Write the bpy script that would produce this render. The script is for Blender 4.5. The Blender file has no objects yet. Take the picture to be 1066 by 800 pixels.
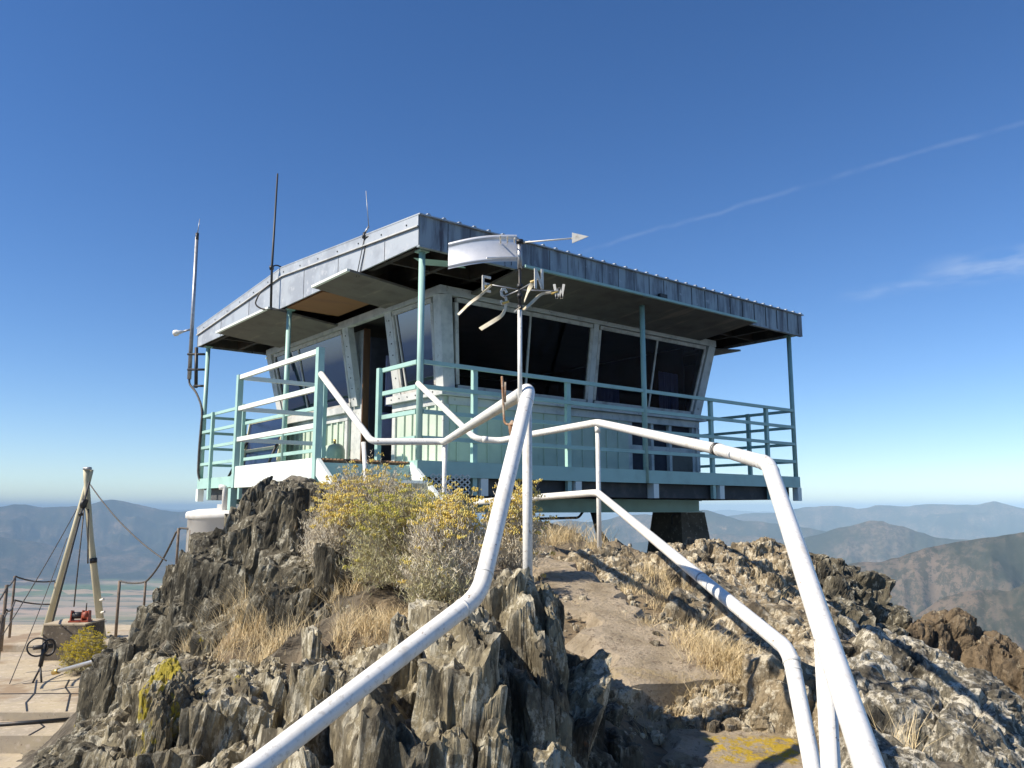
import bpy, math, random
import numpy as np
from mathutils import Vector, Matrix
R = math.radians
SC = bpy.context.scene
COL = SC.collection
random.seed(7)
RNG = np.random.default_rng(11)

# ---------------------------------------------------------------- camera, sky, sun, exposure
F = 850.0; PIT = R(8.72)
cam = bpy.data.cameras.new('camera'); cam.sensor_width = 36; cam.lens = F/1066*36
cam.clip_start = 0.05; cam.clip_end = 300000
camo = bpy.data.objects.new('camera', cam); COL.objects.link(camo)
camo.rotation_euler = (R(90)+PIT, 0, 0); SC.camera = camo

SUN_EL = R(41); SUN_AZ = (-0.92, -0.36)          # horizontal direction towards the sun
az = math.atan2(SUN_AZ[0], SUN_AZ[1])           # clockwise from +Y
W = bpy.data.worlds.new('World'); SC.world = W; W.use_nodes = True
nt = W.node_tree; nt.nodes.clear()
def N_(t, tree=None, **k):
    n = (tree or nt).nodes.new(t)
    for a, b in k.items(): setattr(n, a, b)
    return n
sky = N_('ShaderNodeTexSky', sky_type='NISHITA', sun_disc=False)
sky.sun_elevation = SUN_EL; sky.sun_rotation = az
sky.altitude = 2100; sky.air_density = 1.0; sky.dust_density = 0.35; sky.ozone_density = 2.2
bg = N_('ShaderNodeBackground'); bg.inputs['Strength'].default_value = 0.088
wo = N_('ShaderNodeOutputWorld')
sun = bpy.data.lights.new('sun', 'SUN'); sun.energy = 5.0; sun.angle = R(0.55); sun.color = (1, .90, .76)
suno = bpy.data.objects.new('sun', sun); COL.objects.link(suno)
sd = Vector((SUN_AZ[0], SUN_AZ[1], 0)).normalized()*math.cos(SUN_EL) + Vector((0, 0, math.sin(SUN_EL)))
suno.rotation_euler = sd.to_track_quat('Z', 'Y').to_euler()
SC.view_settings.view_transform = 'Standard'; SC.view_settings.look = 'None'
SC.view_settings.exposure = 0.55; SC.view_settings.gamma = 1; SC.view_settings.use_curve_mapping = False
SC.cycles.max_bounces = 8; SC.cycles.volume_bounces = 0; SC.cycles.transparent_max_bounces = 12
SC.cycles.use_denoising = True

cp, sp = math.cos(PIT), math.sin(PIT)
def ray(px, py):
    X = (px-533)/F; h = (400-py)/F
    return Vector((X, cp-h*sp, sp+h*cp))
def at(px, py, d):
    r = ray(px, py); return r*(d/r.y)

# clouds high in the sky: part of the sky itself, placed by direction
tc = N_('ShaderNodeTexCoord')
def vm(op, a, b=None, tree=None):
    n = N_('ShaderNodeVectorMath', tree, operation=op)
    t = (tree or nt)
    t.links.new(a, n.inputs[0])
    if b is not None:
        if isinstance(b, (tuple, Vector)): n.inputs[1].default_value = b
        else: t.links.new(b, n.inputs[1])
    return n.outputs['Value'] if op in ('DOT_PRODUCT', 'LENGTH') else n.outputs[0]
def mt(op, a, b=None, tree=None, clamp=False):
    t = (tree or nt); n = N_('ShaderNodeMath', tree, operation=op, use_clamp=clamp)
    for i, q in enumerate((a, b)):
        if q is None: continue
        if isinstance(q, (int, float)): n.inputs[i].default_value = q
        else: t.links.new(q, n.inputs[i])
    return n.outputs[0]
def mrange(v, a, b, c=0, d=1, tree=None):
    n = N_('ShaderNodeMapRange', tree, interpolation_type='SMOOTHSTEP')
    (tree or nt).links.new(v, n.inputs[0])
    for i, q in zip((1, 2, 3, 4), (a, b, c, d)): n.inputs[i].default_value = q
    return n.outputs[0]
nn = N_('ShaderNodeVectorMath', operation='NORMALIZE'); nt.links.new(tc.outputs['Generated'], nn.inputs[0])
dirv = nn.outputs[0]
wob = N_('ShaderNodeTexNoise'); wob.inputs['Scale'].default_value = 14; wob.inputs['Detail'].default_value = 3
nt.links.new(dirv, wob.inputs['Vector'])
wsm = mt('MULTIPLY', mt('SUBTRACT', wob.outputs['Fac'], .5), .018)
def streak(p0, p1, w, lo=0.0):
    a = ray(*p0).normalized(); b = ray(*p1).normalized(); n = a.cross(b).normalized()
    t = (b-a).normalized(); L = (b-a).length
    dist = mt('ABSOLUTE', mt('ADD', vm('DOT_PRODUCT', dirv, tuple(n)), wsm))
    core = mrange(dist, 0, w, 1, 0)
    along = mt('SUBTRACT', vm('DOT_PRODUCT', dirv, tuple(t)), a.dot(t))
    m = mt('MULTIPLY', mrange(along, -.02, .05, 0, 1), mrange(along, L-.03, L+.02, 1, 0))
    f = mrange(vm('DOT_PRODUCT', dirv, tuple(a)), 0.3, .5, 0, 1)
    return mt('MULTIPLY', mt('MULTIPLY', core, m), f)
c1 = streak((600, 266), (1120, 110), .0042)
n1 = N_('ShaderNodeTexNoise'); n1.inputs['Scale'].default_value = 16; n1.inputs['Detail'].default_value = 6
nt.links.new(dirv, n1.inputs['Vector'])
nz = mrange(n1.outputs['Fac'], .38, .62, .15, 1)
c2 = streak((960, 288), (1130, 262), .022); c3 = streak((880, 306), (975, 297), .011)
mp = N_('ShaderNodeMapping'); mp.inputs['Scale'].default_value = (1, 1, 4); nt.links.new(dirv, mp.inputs[0])
n2 = N_('ShaderNodeTexNoise'); n2.inputs['Scale'].default_value = 17; n2.inputs['Detail'].default_value = 7
nt.links.new(mp.outputs[0], n2.inputs['Vector'])
nz2 = mrange(n2.outputs['Fac'], .38, .7, 0, 1)
mask = mt('ADD', mt('MULTIPLY', mt('MULTIPLY', c1, nz), .07), mt('ADD', mt('MULTIPLY', mt('MULTIPLY', c2, nz2), .28), mt('MULTIPLY', mt('MULTIPLY', c3, nz2), .20)), clamp=True)
mxc = N_('ShaderNodeMix', data_type='RGBA')
hs = N_('ShaderNodeHueSaturation'); hs.inputs['Hue'].default_value = .507; hs.inputs['Saturation'].default_value = 1.24; hs.inputs['Value'].default_value = 1.2; nt.links.new(sky.outputs[0], hs.inputs['Color'])
nt.links.new(mask, mxc.inputs[0]); nt.links.new(hs.outputs[0], mxc.inputs[6]); mxc.inputs[7].default_value = (6.2, 6.8, 7.6, 1)
nt.links.new(mxc.outputs[2], bg.inputs['Color']); nt.links.new(bg.outputs[0], wo.inputs['Surface'])

# ---------------------------------------------------------------- object helpers
def tag(o, label=None, cat=None, group=None, kind=None):
    if label: o['label'] = label
    if cat: o['category'] = cat
    if group: o['group'] = group
    if kind: o['kind'] = kind
    return o
def empty(name, loc=(0, 0, 0), rz=0, label=None, cat=None, group=None):
    o = bpy.data.objects.new(name, None); COL.objects.link(o); o.location = loc; o.rotation_euler = (0, 0, rz)
    o.empty_display_size = .1
    return tag(o, label, cat, group)
class MB:
    def __init__(s): s.v = []; s.f = []; s.sm = []
    def add(s, vs, fs, smooth=False):
        n = len(s.v); s.v += [tuple(q) for q in vs]; s.f += [tuple(i+n for i in q) for q in fs]; s.sm += [smooth]*len(fs)
        return s
    def box(s, a, b, bev=0.0):
        x0, y0, z0 = [min(p, q) for p, q in zip(a, b)]; x1, y1, z1 = [max(p, q) for p, q in zip(a, b)]
        s.add([(x0, y0, z0), (x1, y0, z0), (x1, y1, z0), (x0, y1, z0), (x0, y0, z1), (x1, y0, z1), (x1, y1, z1), (x0, y1, z1)],
              [(0, 3, 2, 1), (4, 5, 6, 7), (0, 1, 5, 4), (1, 2, 6, 5), (2, 3, 7, 6), (3, 0, 4, 7)])
        return s
    def bar(s, p, q, w, t, side=None):
        """box from p to q; w across (horizontal side), t along the other normal"""
        p = Vector(p); q = Vector(q); d = (q-p).normalized()
        if side is None:
            side = d.cross(Vector((0, 0, 1)))
            if side.length < 1e-3: side = Vector((1, 0, 0))
        side = (Vector(side) - d*Vector(side).dot(d)).normalized(); n = d.cross(side)
        vs = [c + side*(w/2*a) + n*(t/2*b) for c in (p, q) for a, b in ((-1, -1), (1, -1), (1, 1), (-1, 1))]
        s.add(vs, [(3, 2, 1, 0), (4, 5, 6, 7), (0, 1, 5, 4), (1, 2, 6, 5), (2, 3, 7, 6), (3, 0, 4, 7)])
        return s
    def tube(s, pts, r, n=12, caps=True, smooth=True):
        pts = [Vector(p) for p in pts]; rr = r if isinstance(r, (list, tuple)) else [r]*len(pts)
        ref = Vector((0.01, 0.02, 1)); prev = None; rings = []
        for i, p in enumerate(pts):
            d = (pts[min(i+1, len(pts)-1)] - pts[max(i-1, 0)]).normalized()
            if prev is None:
                a = d.cross(ref)
                if a.length < .05: a = d.cross(Vector((1, 0, 0)))
            else: a = prev - d*prev.dot(d)
            a.normalize(); prev = a; b = d.cross(a)
            rings.append([p + a*(math.cos(2*math.pi*k/n)*rr[i]) + b*(math.sin(2*math.pi*k/n)*rr[i]) for k in range(n)])
        vs = [q for g in rings for q in g]; fs = []
        for i in range(len(pts)-1):
            for k in range(n):
                fs.append((i*n+k, i*n+(k+1) % n, (i+1)*n+(k+1) % n, (i+1)*n+k))
        s.add(vs, fs, smooth)
        if caps:
            m = len(s.v)-len(vs)
            s.f.append(tuple(m+k for k in reversed(range(n)))); s.f.append(tuple(m+(len(pts)-1)*n+k for k in range(n))); s.sm += [False, False]
        return s
    def prism(s, outline, axis, a, b):
        """outline: 2-D points; axis 'x': (y,z) extruded over x in a..b, 'y': (x,z), 'z': (x,y)"""
        def P(c, h):
            return {'x': (h, c[0], c[1]), 'y': (c[0], h, c[1]), 'z': (c[0], c[1], h)}[axis]
        n = len(outline); vs = [P(c, a) for c in outline]+[P(c, b) for c in outline]
        fs = [tuple(range(n)), tuple(reversed(range(n, 2*n)))]+[(i, i+n, (i+1) % n+n, (i+1) % n) for i in range(n)]
        return s.add(vs, fs)
    def build(s, name, mat, parent=None, kind=None):
        me = bpy.data.meshes.new(name); me.from_pydata([tuple(v) for v in s.v], [], s.f)
        me.polygons.foreach_set('use_smooth', s.sm)
        if mat: me.materials.append(mat)
        me.update()
        o = bpy.data.objects.new(name, me); COL.objects.link(o)
        if parent: o.parent = parent
        if kind: o['kind'] = kind
        return o
def fixn(o):
    import bmesh
    bm = bmesh.new(); bm.from_mesh(o.data); bmesh.ops.recalc_face_normals(bm, faces=bm.faces); bm.to_mesh(o.data); bm.free(); return o
def npmesh(name, V, Fq, mat, parent=None, smooth=False):
    me = bpy.data.meshes.new(name); V = np.asarray(V, np.float32); Fq = np.asarray(Fq, np.int32)
    k = Fq.shape[1]
    me.vertices.add(len(V)); me.vertices.foreach_set('co', V.ravel())
    me.loops.add(Fq.size); me.loops.foreach_set('vertex_index', Fq.ravel())
    me.polygons.add(len(Fq)); me.polygons.foreach_set('loop_start', np.arange(0, Fq.size, k, dtype=np.int32))
    me.polygons.foreach_set('loop_total', np.full(len(Fq), k, np.int32))
    me.polygons.foreach_set('use_smooth', np.full(len(Fq), smooth, bool))
    me.materials.append(mat); me.update(calc_edges=True); me.validate()
    o = bpy.data.objects.new(name, me); COL.objects.link(o)
    if parent: o.parent = parent
    return o
def fillet(pts, r, n=6):
    pts = [Vector(p) for p in pts]; out = [pts[0]]
    for a, b, c in zip(pts, pts[1:], pts[2:]):
        u = (a-b); v = (c-b); k = min(r, u.length*.45, v.length*.45)
        p = b+u.normalized()*k; q = b+v.normalized()*k
        for i in range(n+1):
            t = i/n; out.append(p*(1-t)**2 + b*(2*t*(1-t)) + q*t*t)
    out.append(pts[-1]); return out

# numpy noise
def _h(i, j, k, s):
    n = (i.astype(np.int64)*374761393 + j.astype(np.int64)*668265263 + k.astype(np.int64)*2147483647 + s*1274126177) & 0xffffffff
    n = ((n ^ (n >> 13))*1103515245) & 0xffffffff; n = ((n ^ (n >> 15))*2654435761) & 0xffffffff
    return ((n ^ (n >> 16)) & 0xffffff)/float(0xffffff)*2-1
def vn(P, s=0):
    fl = np.floor(P); f = P-fl; i, j, k = fl[:, 0], fl[:, 1], fl[:, 2]; u = f*f*(3-2*f); r = 0
    for a in (0, 1):
        for b in (0, 1):
            for c in (0, 1):
                w = (u[:, 0] if a else 1-u[:, 0])*(u[:, 1] if b else 1-u[:, 1])*(u[:, 2] if c else 1-u[:, 2])
                r = r+w*_h(i+a, j+b, k+c, s)
    return r
def fbm(P, o=4, s=0, g=.5, ridged=False):
    r = 0; a = 1; t = 0
    for q in range(o):
        n = vn(P*(2.03**q)+q*17.3, s+q)
        if ridged: n = 1-2*np.abs(n)
        r = r+a*n; t += a; a *= g
    return r/t

# ---------------------------------------------------------------- materials
def mat(name, col, rough=.6, metal=0, noise=None, bump=None, spec=.5, build=None):
    """noise=(colour2, scale, lo, hi[, stretch]) ; bump=(scale, strength, dist)"""
    m = bpy.data.materials.new(name); m.use_nodes = True; t = m.node_tree; b = t.nodes['Principled BSDF']
    b.inputs['Base Color'].default_value = (*col, 1); b.inputs['Roughness'].default_value = rough
    b.inputs['Metallic'].default_value = metal; b.inputs['Specular IOR Level'].default_value = spec
    co = t.nodes.new('ShaderNodeTexCoord').outputs['Object']
    cur = None
    for nz_ in (noise or []):
        c2, sc, lo, hi = nz_[:4]; st = nz_[4] if len(nz_) > 4 else (1, 1, 1)
        mpn = t.nodes.new('ShaderNodeMapping'); mpn.inputs['Scale'].default_value = st; t.links.new(co, mpn.inputs[0])
        mpn.inputs['Location'].default_value = (sc*.37, sc*.11, sc*.73)
        x = t.nodes.new('ShaderNodeTexNoise'); x.inputs['Scale'].default_value = sc; x.inputs['Detail'].default_value = 7; x.inputs['Roughness'].default_value = .62
        t.links.new(mpn.outputs[0], x.inputs['Vector'])
        f = mrange(x.outputs['Fac'], lo, hi, 0, 1, tree=t)
        mx = t.nodes.new('ShaderNodeMix'); mx.data_type = 'RGBA'; t.links.new(f, mx.inputs[0])
        if cur is None: mx.inputs[6].default_value = (*col, 1)
        else: t.links.new(cur, mx.inputs[6])
        mx.inputs[7].default_value = (*c2, 1); cur = mx.outputs[2]
    if cur is not None: t.links.new(cur, b.inputs['Base Color'])
    if bump:
        x = t.nodes.new('ShaderNodeTexNoise'); x.inputs['Scale'].default_value = bump[0]; x.inputs['Detail'].default_value = 8
        x.inputs['Roughness'].default_value = .7
        if len(bump) > 3:
            mpn = t.nodes.new('ShaderNodeMapping'); mpn.inputs['Scale'].default_value = bump[3]; t.links.new(co, mpn.inputs[0]); t.links.new(mpn.outputs[0], x.inputs['Vector'])
        else: t.links.new(co, x.inputs['Vector'])
        bn = t.nodes.new('ShaderNodeBump'); bn.inputs['Strength'].default_value = bump[1]; bn.inputs['Distance'].default_value = bump[2]
        t.links.new(x.outputs['Fac'], bn.inputs['Height']); t.links.new(bn.outputs[0], b.inputs['Normal'])
    return m
M = {}
M['mint'] = mat('mint_paint', (.36, .56, .50), .45, noise=[((.29, .45, .40), 3, .45, .75), ((.16, .13, .09), 9, .68, .76)], bump=(30, .15, .004))
M['mintpale_lit'] = mat('pale_sunlit_mint_paint', (.76, .81, .76), .5, noise=[((.68, .75, .69), 2.5, .45, .8), ((.25, .22, .17), 8, .68, .78)], bump=(30, .15, .004))  # mint lightened to look sun-struck; small blocks share it as plain pale paint
M['wall'] = mat('pale_green_siding', (.52, .60, .49), .55, noise=[((.42, .50, .42), 2.5, .4, .75), ((.22, .25, .19), 7, .64, .8, (1, 1, .25))], bump=(25, .2, .005))
M['white'] = mat('white_pipe_paint', (.80, .79, .74), .38, noise=[((.70, .69, .62), 5, .45, .8), ((.62, .58, .50), 9, .55, .75, (1, 1, .4)), ((.27, .17, .10), 26, .665, .69), ((.60, .58, .53), 60, .52, .68)], bump=(60, .1, .002))
M['trim'] = mat('weathered_white_trim', (.56, .57, .55), .6, noise=[((.36, .38, .38), 4, .42, .7), ((.16, .14, .12), 14, .62, .72)], bump=(40, .25, .004))
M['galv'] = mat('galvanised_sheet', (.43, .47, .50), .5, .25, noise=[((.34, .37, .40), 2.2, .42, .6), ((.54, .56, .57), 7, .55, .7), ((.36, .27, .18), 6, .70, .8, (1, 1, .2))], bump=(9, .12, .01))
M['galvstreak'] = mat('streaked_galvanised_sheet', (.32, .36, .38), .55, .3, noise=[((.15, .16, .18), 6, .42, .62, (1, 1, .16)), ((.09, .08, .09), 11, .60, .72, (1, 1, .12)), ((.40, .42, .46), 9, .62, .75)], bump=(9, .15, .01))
M['tin'] = mat('bright_tin', (.72, .73, .74), .42, .45, noise=[((.58, .60, .62), 9, .45, .7)])
M['alu'] = mat('grey_metal', (.38, .39, .40), .45, .6, noise=[((.25, .25, .26), 20, .5, .7)])
M['dark'] = mat('dark_metal', (.03, .032, .035), .5, .2, noise=[((.07, .05, .04), 12, .55, .7)])
M['rust'] = mat('rusty_metal', (.26, .14, .07), .8, .1, noise=[((.42, .36, .28), 18, .45, .65), ((.12, .06, .03), 11, .55, .7)], bump=(60, .4, .004))
M['ply'] = mat('weathered_plywood', (.14, .13, .115), .85, noise=[((.10, .09, .08), 3, .4, .7), ((.24, .21, .17), 5, .55, .75, (1, .2, 1))], bump=(20, .2, .004))
M['plyorange'] = mat('bare_plywood', (.24, .12, .05), .8, noise=[((.20, .10, .05), 4, .45, .7, (.3, 1, 1))])
M['darkwood'] = mat('dark_stained_wood', (.035, .03, .027), .85, noise=[((.07, .055, .045), 6, .45, .7)])
M['joist'] = mat('aged_joist_timber', (.055, .06, .065), .85, noise=[((.10, .10, .10), 5, .45, .7)])
M['frame'] = mat('window_frame_paint', (.52, .51, .47), .6, noise=[((.33, .31, .28), 7, .45, .7)], bump=(40, .2, .003))
M['brownwood'] = mat('varnished_brown_door_frame', (.20, .10, .045), .5, noise=[((.10, .05, .03), 6, .4, .7, (1, 1, .1))])
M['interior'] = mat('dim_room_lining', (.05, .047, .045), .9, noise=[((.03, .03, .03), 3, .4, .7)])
M['blind'] = mat('dark_blind_unlit_room', (.03, .032, .045), .9, noise=[((.05, .05, .07), 4, .4, .7)])  # blinds; the same near-black gives the unlit doorway and low openings
M['cloth'] = mat('bluish_curtain_cloth', (.42, .42, .66), .9, noise=[((.30, .30, .50), 3, .4, .7)], bump=(12, .5, .02, (4, 4, .3)))
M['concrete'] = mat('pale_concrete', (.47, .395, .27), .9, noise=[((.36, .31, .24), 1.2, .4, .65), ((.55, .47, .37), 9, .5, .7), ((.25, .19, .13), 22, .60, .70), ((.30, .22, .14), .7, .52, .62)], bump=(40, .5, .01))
M['concgrey'] = mat('shade_dark_stained_concrete', (.12, .098, .072), .9, noise=[((.07, .058, .045), 3, .42, .65), ((.28, .25, .21), 16, .55, .7)], bump=(30, .5, .01))  # base darkened for the winch block's shaded front; mottling is staining
M['redwinch'] = mat('faded_red_winch_paint', (.32, .065, .03), .6, noise=[((.14, .045, .03), 12, .45, .7)])
M['pole'] = mat('pale_painted_timber', (.62, .57, .40), .75, noise=[((.46, .43, .30), 5, .45, .7, (1, 1, .2)), ((.15, .13, .1), 14, .65, .75)], bump=(30, .3, .004))
M['rope'] = mat('wire_rope', (.07, .07, .07), .7, .3, noise=[((.14, .12, .10), 40, .45, .6)])
M['ribbon'] = mat('weathered_ribbon_cloth', (.66, .60, .45), .85, noise=[((.48, .38, .20), 22, .5, .7), ((.78, .75, .66), 12, .5, .7)])
M['yribbon'] = mat('faded_yellow_binding', (.62, .45, .14), .85, noise=[((.7, .6, .4), 30, .5, .7)])
M['vane'] = mat('faded_white_enamel', (.80, .77, .68), .55, noise=[((.55, .50, .40), 25, .5, .68)])
M['tank'] = mat('white_tank_paint', (.74, .73, .69), .5, noise=[((.58, .56, .52), 2, .45, .7), ((.36, .27, .18), 9, .7, .78, (1, 1, .2))], bump=(12, .1, .01))
M['bottle'] = mat('sage_green_steel', (.40, .50, .40), .5, noise=[((.30, .40, .32), 6, .45, .7)])
M['solar'] = mat('dark_blue_panel', (.015, .025, .06), .25, noise=[((.03, .04, .09), 3, .45, .7)])
M['fpost'] = mat('dull_fence_post', (.22, .17, .13), .85, noise=[((.12, .10, .08), 12, .45, .65)])
M['wheel'] = mat('black_rubber', (.02, .02, .02), .8, noise=[((.05, .045, .04), 20, .5, .7)])
M['lens'] = mat('frosted_bulb', (.80, .78, .72), .4, noise=[((.66, .62, .55), 12, .5, .7)])
M['grating'] = mat('rusty_grating', (.20, .12, .07), .8, .2, noise=[((.32, .22, .13), 14, .45, .65)], bump=(50, .5, .01))
M['mesh'] = mat('pale_expanded_metal', (.62, .64, .60), .5, .2, noise=[((.45, .44, .40), 14, .5, .7)])
M['brass'] = mat('brass_fitting', (.55, .38, .12), .35, .8, noise=[((.35, .25, .1), 12, .5, .7)])
# glass pane: dark tinted, clear reflection
g = bpy.data.materials.new('tinted_glass'); g.use_nodes = True; t = g.node_tree; t.nodes.clear()
o_ = t.nodes.new('ShaderNodeOutputMaterial'); tr = t.nodes.new('ShaderNodeBsdfTransparent'); tr.inputs[0].default_value = (.34, .35, .38, 1)
gl = t.nodes.new('ShaderNodeBsdfGlossy'); gl.inputs['Roughness'].default_value = .03; gl.inputs[0].default_value = (.17, .18, .23, 1)
fr = t.nodes.new('ShaderNodeFresnel'); fr.inputs[0].default_value = 1.5; mx = t.nodes.new('ShaderNodeMixShader')
t.links.new(fr.outputs[0], mx.inputs[0]); t.links.new(tr.outputs[0], mx.inputs[1]); t.links.new(gl.outputs[0], mx.inputs[2]); t.links.new(mx.outputs[0], o_.inputs[0])
M['glass'] = g

def ramp(t, v, stops):
    r = t.nodes.new('ShaderNodeValToRGB'); t.links.new(v, r.inputs[0]); e = r.color_ramp.elements
    while len(e) > 1: e.remove(e[-1])
    e[0].position = stops[0][0]; e[0].color = (*stops[0][1], 1)
    for p, c in stops[1:]:
        q = e.new(p); q.color = (*c, 1)
    return r.outputs[0]
def tnoise(t, co, scale, detail=6, rough=.6, st=None, loc=(0, 0, 0)):
    m_ = t.nodes.new('ShaderNodeMapping'); m_.inputs['Scale'].default_value = st or (1, 1, 1); m_.inputs['Location'].default_value = loc
    t.links.new(co, m_.inputs[0]); x = t.nodes.new('ShaderNodeTexNoise'); x.inputs['Scale'].default_value = scale
    x.inputs['Detail'].default_value = detail; x.inputs['Roughness'].default_value = rough; t.links.new(m_.outputs[0], x.inputs['Vector'])
    return x.outputs['Fac']
def mixc(t, f, a, b):
    m_ = t.nodes.new('ShaderNodeMix'); m_.data_type = 'RGBA'; t.links.new(f, m_.inputs[0])
    for i, q in ((6, a), (7, b)):
        if isinstance(q, tuple): m_.inputs[i].default_value = (*q, 1)
        else: t.links.new(q, m_.inputs[i])
    return m_.outputs[2]
def rockmat(name, dark, mid, pale, palelo=.56, yellow=.70, stretch=(1, 1, .28), orange=None):
    m = bpy.data.materials.new(name); m.use_nodes = True; t = m.node_tree; b = t.nodes['Principled BSDF']
    b.inputs['Roughness'].default_value = .9; b.inputs['Specular IOR Level'].default_value = .25
    co = t.nodes.new('ShaderNodeTexCoord').outputs['Object']
    a = tnoise(t, co, 9, 10, .74, stretch)
    c = ramp(t, a, [(.30, dark), (.44, mid), (.58, tuple(q*1.35 for q in mid)), (.72, tuple(q*.6 for q in mid))])
    f = mrange(tnoise(t, co, 13, 10, .78, tuple(.5*q+.5 for q in stretch), (3, 1, 2)), palelo, palelo+.05, 0, 1, tree=t)
    c = mixc(t, f, c, pale)
    ge = t.nodes.new('ShaderNodeNewGeometry')
    f = mt('MULTIPLY', mrange(ge.outputs['Pointiness'], .52, .60, 0, .75, tree=t), mrange(tnoise(t, co, 16, 6, .7, None, (2, 2, 2)), .42, .56, 0, 1, tree=t), tree=t)
    c = mixc(t, f, c, pale)
    f = mrange(tnoise(t, co, 3.1, 7, .7, (1, 1, .5), (9, 2, 5)), .48, .60, 0, .7, tree=t)
    c = mixc(t, f, c, dark)
    f = mrange(tnoise(t, co, 26, 6, .75, (1, 1, .3), (19, 2, 5)), .54, .62, 0, .7, tree=t)
    c = mixc(t, f, c, dark)
    f = mrange(tnoise(t, co, 3.2, 8, .72, (1, 1, .5), (1, 7, 3)), yellow, yellow+.04, 0, .85, tree=t)
    c = mixc(t, f, c, (.42, .34, .03))
    f = mrange(tnoise(t, co, 7, 6, .7, None, (4, 4, 9)), .66, .70, 0, .7, tree=t)
    c = mixc(t, f, c, orange or (.22, .11, .05))
    t.links.new(c, b.inputs['Base Color'])
    n1 = tnoise(t, co, 34, 10, .75, stretch); n2 = tnoise(t, co, 7, 8, .7, stretch)
    h = mt('ADD', mt('MULTIPLY', n1, .4, tree=t), n2, tree=t)
    bn = t.nodes.new('ShaderNodeBump'); bn.inputs['Strength'].default_value = 1.0; bn.inputs['Distance'].default_value = .05
    t.links.new(h, bn.inputs['Height']); t.links.new(bn.outputs[0], b.inputs['Normal'])
    return m
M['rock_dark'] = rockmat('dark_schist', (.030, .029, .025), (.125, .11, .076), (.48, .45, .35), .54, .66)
M['rock_grey'] = rockmat('grey_schist', (.035, .030, .024), (.28, .24, .155), (.64, .59, .45), .51, .65)
M['rock_pale'] = rockmat('pale_lichened_rock', (.035, .030, .023), (.27, .215, .135), (.66, .59, .44), .51, .73, (1, 1, .55))
M['rock_brown'] = rockmat('brown_rock', (.03, .024, .018), (.16, .12, .075), (.42, .36, .25), .58, .66, (1, 1, .7))
def groundmat():
    m = bpy.data.materials.new('stony_soil'); m.use_nodes = True; t = m.node_tree; b = t.nodes['Principled BSDF']
    b.inputs['Roughness'].default_value = .95; b.inputs['Specular IOR Level'].default_value = .2
    co = t.nodes.new('ShaderNodeTexCoord').outputs['Object']
    c = ramp(t, tnoise(t, co, 3.5, 9, .7), [(.3, (.08, .065, .045)), (.45, (.22, .17, .11)), (.55, (.34, .26, .16)), (.7, (.40, .33, .22))])
    f = mrange(tnoise(t, co, 14, 8, .7), .52, .60, 0, .8, tree=t); c = mixc(t, f, c, (.13, .12, .09))
    at_ = t.nodes.new('ShaderNodeAttribute'); at_.attribute_name = 'soil'
    rk = ramp(t, tnoise(t, co, 5, 9, .7, (1, 1, .4)), [(.32, (.04, .036, .03)), (.5, (.15, .13, .10)), (.62, (.27, .24, .18)), (.75, (.12, .11, .09))])
    c = mixc(t, at_.outputs['Fac'], rk, c)
    t.links.new(c, b.inputs['Base Color'])
    bn = t.nodes.new('ShaderNodeBump'); bn.inputs['Strength'].default_value = .9; bn.inputs['Distance'].default_value = .03
    t.links.new(tnoise(t, co, 26, 9, .75), bn.inputs['Height']); t.links.new(bn.outputs[0], b.inputs['Normal'])
    return m
M['ground'] = groundmat()
def pathmat():
    m = bpy.data.materials.new('trodden_path'); m.use_nodes = True; t = m.node_tree; b = t.nodes['Principled BSDF']
    b.inputs['Roughness'].default_value = .95; b.inputs['Specular IOR Level'].default_value = .2
    tc_ = t.nodes.new('ShaderNodeTexCoord'); co = tc_.outputs['Object']
    c = ramp(t, tnoise(t, co, 5, 10, .75), [(.32, (.26, .20, .13)), (.45, (.42, .345, .24)), (.55, (.54, .45, .33)), (.68, (.42, .345, .25))])
    f = mrange(tnoise(t, co, 20, 8, .8), .53, .60, 0, .8, tree=t); c = mixc(t, f, c, (.20, .15, .10))
    # lichen on the lip of the lower slab and the upper step
    s = t.nodes.new('ShaderNodeSeparateXYZ'); t.links.new(co, s.inputs[0])
    y = s.outputs['Y']
    band = mt('MULTIPLY', mrange(y, 3.64, 3.70, 1, 0, tree=t), mrange(y, 3.36, 3.42, 0, 1, tree=t), tree=t)
    band = mt('MULTIPLY', band, mrange(s.outputs['X'], .78, .84, 0, 1, tree=t), tree=t)
    band2 = mt('MULTIPLY', mrange(y, 4.02, 4.06, 1, 0, tree=t), mrange(y, 3.9, 3.98, 0, .55, tree=t), tree=t)
    fl = mt('MULTIPLY', mt('ADD', band, mt('MULTIPLY', band2, .25, tree=t), tree=t), mrange(tnoise(t, co, 22, 8, .8), .46, .54, 0, 1, tree=t), tree=t, clamp=True)
    c = mixc(t, fl, c, (.62, .43, .05))
    t.links.new(c, b.inputs['Base Color'])
    bn = t.nodes.new('ShaderNodeBump'); bn.inputs['Strength'].default_value = 1; bn.inputs['Distance'].default_value = .035
    t.links.new(tnoise(t, co, 34, 9, .75), bn.inputs['Height']); t.links.new(bn.outputs[0], b.inputs['Normal'])
    return m
M['path'] = pathmat()
def vegmat(name, c1, c2, rough=.8, trans=.25, sc=30):
    m = mat(name, c1, rough, noise=[(c2, sc, .4, .65)], spec=.2)
    return m
M['grass'] = vegmat('dry_straw', (.74, .61, .38), (.54, .42, .22), sc=14)
M['stem'] = vegmat('grey_twigs', (.58, .52, .44), (.25, .20, .15))
M['leaf'] = vegmat('grey_green_leaf', (.70, .63, .47), (.78, .72, .58))
M['leafgreen'] = vegmat('olive_green_leaf', (.52, .49, .24), (.62, .57, .38))
M['gold'] = vegmat('golden_bloom', (.68, .50, .11), (.62, .56, .22), sc=18)
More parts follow.
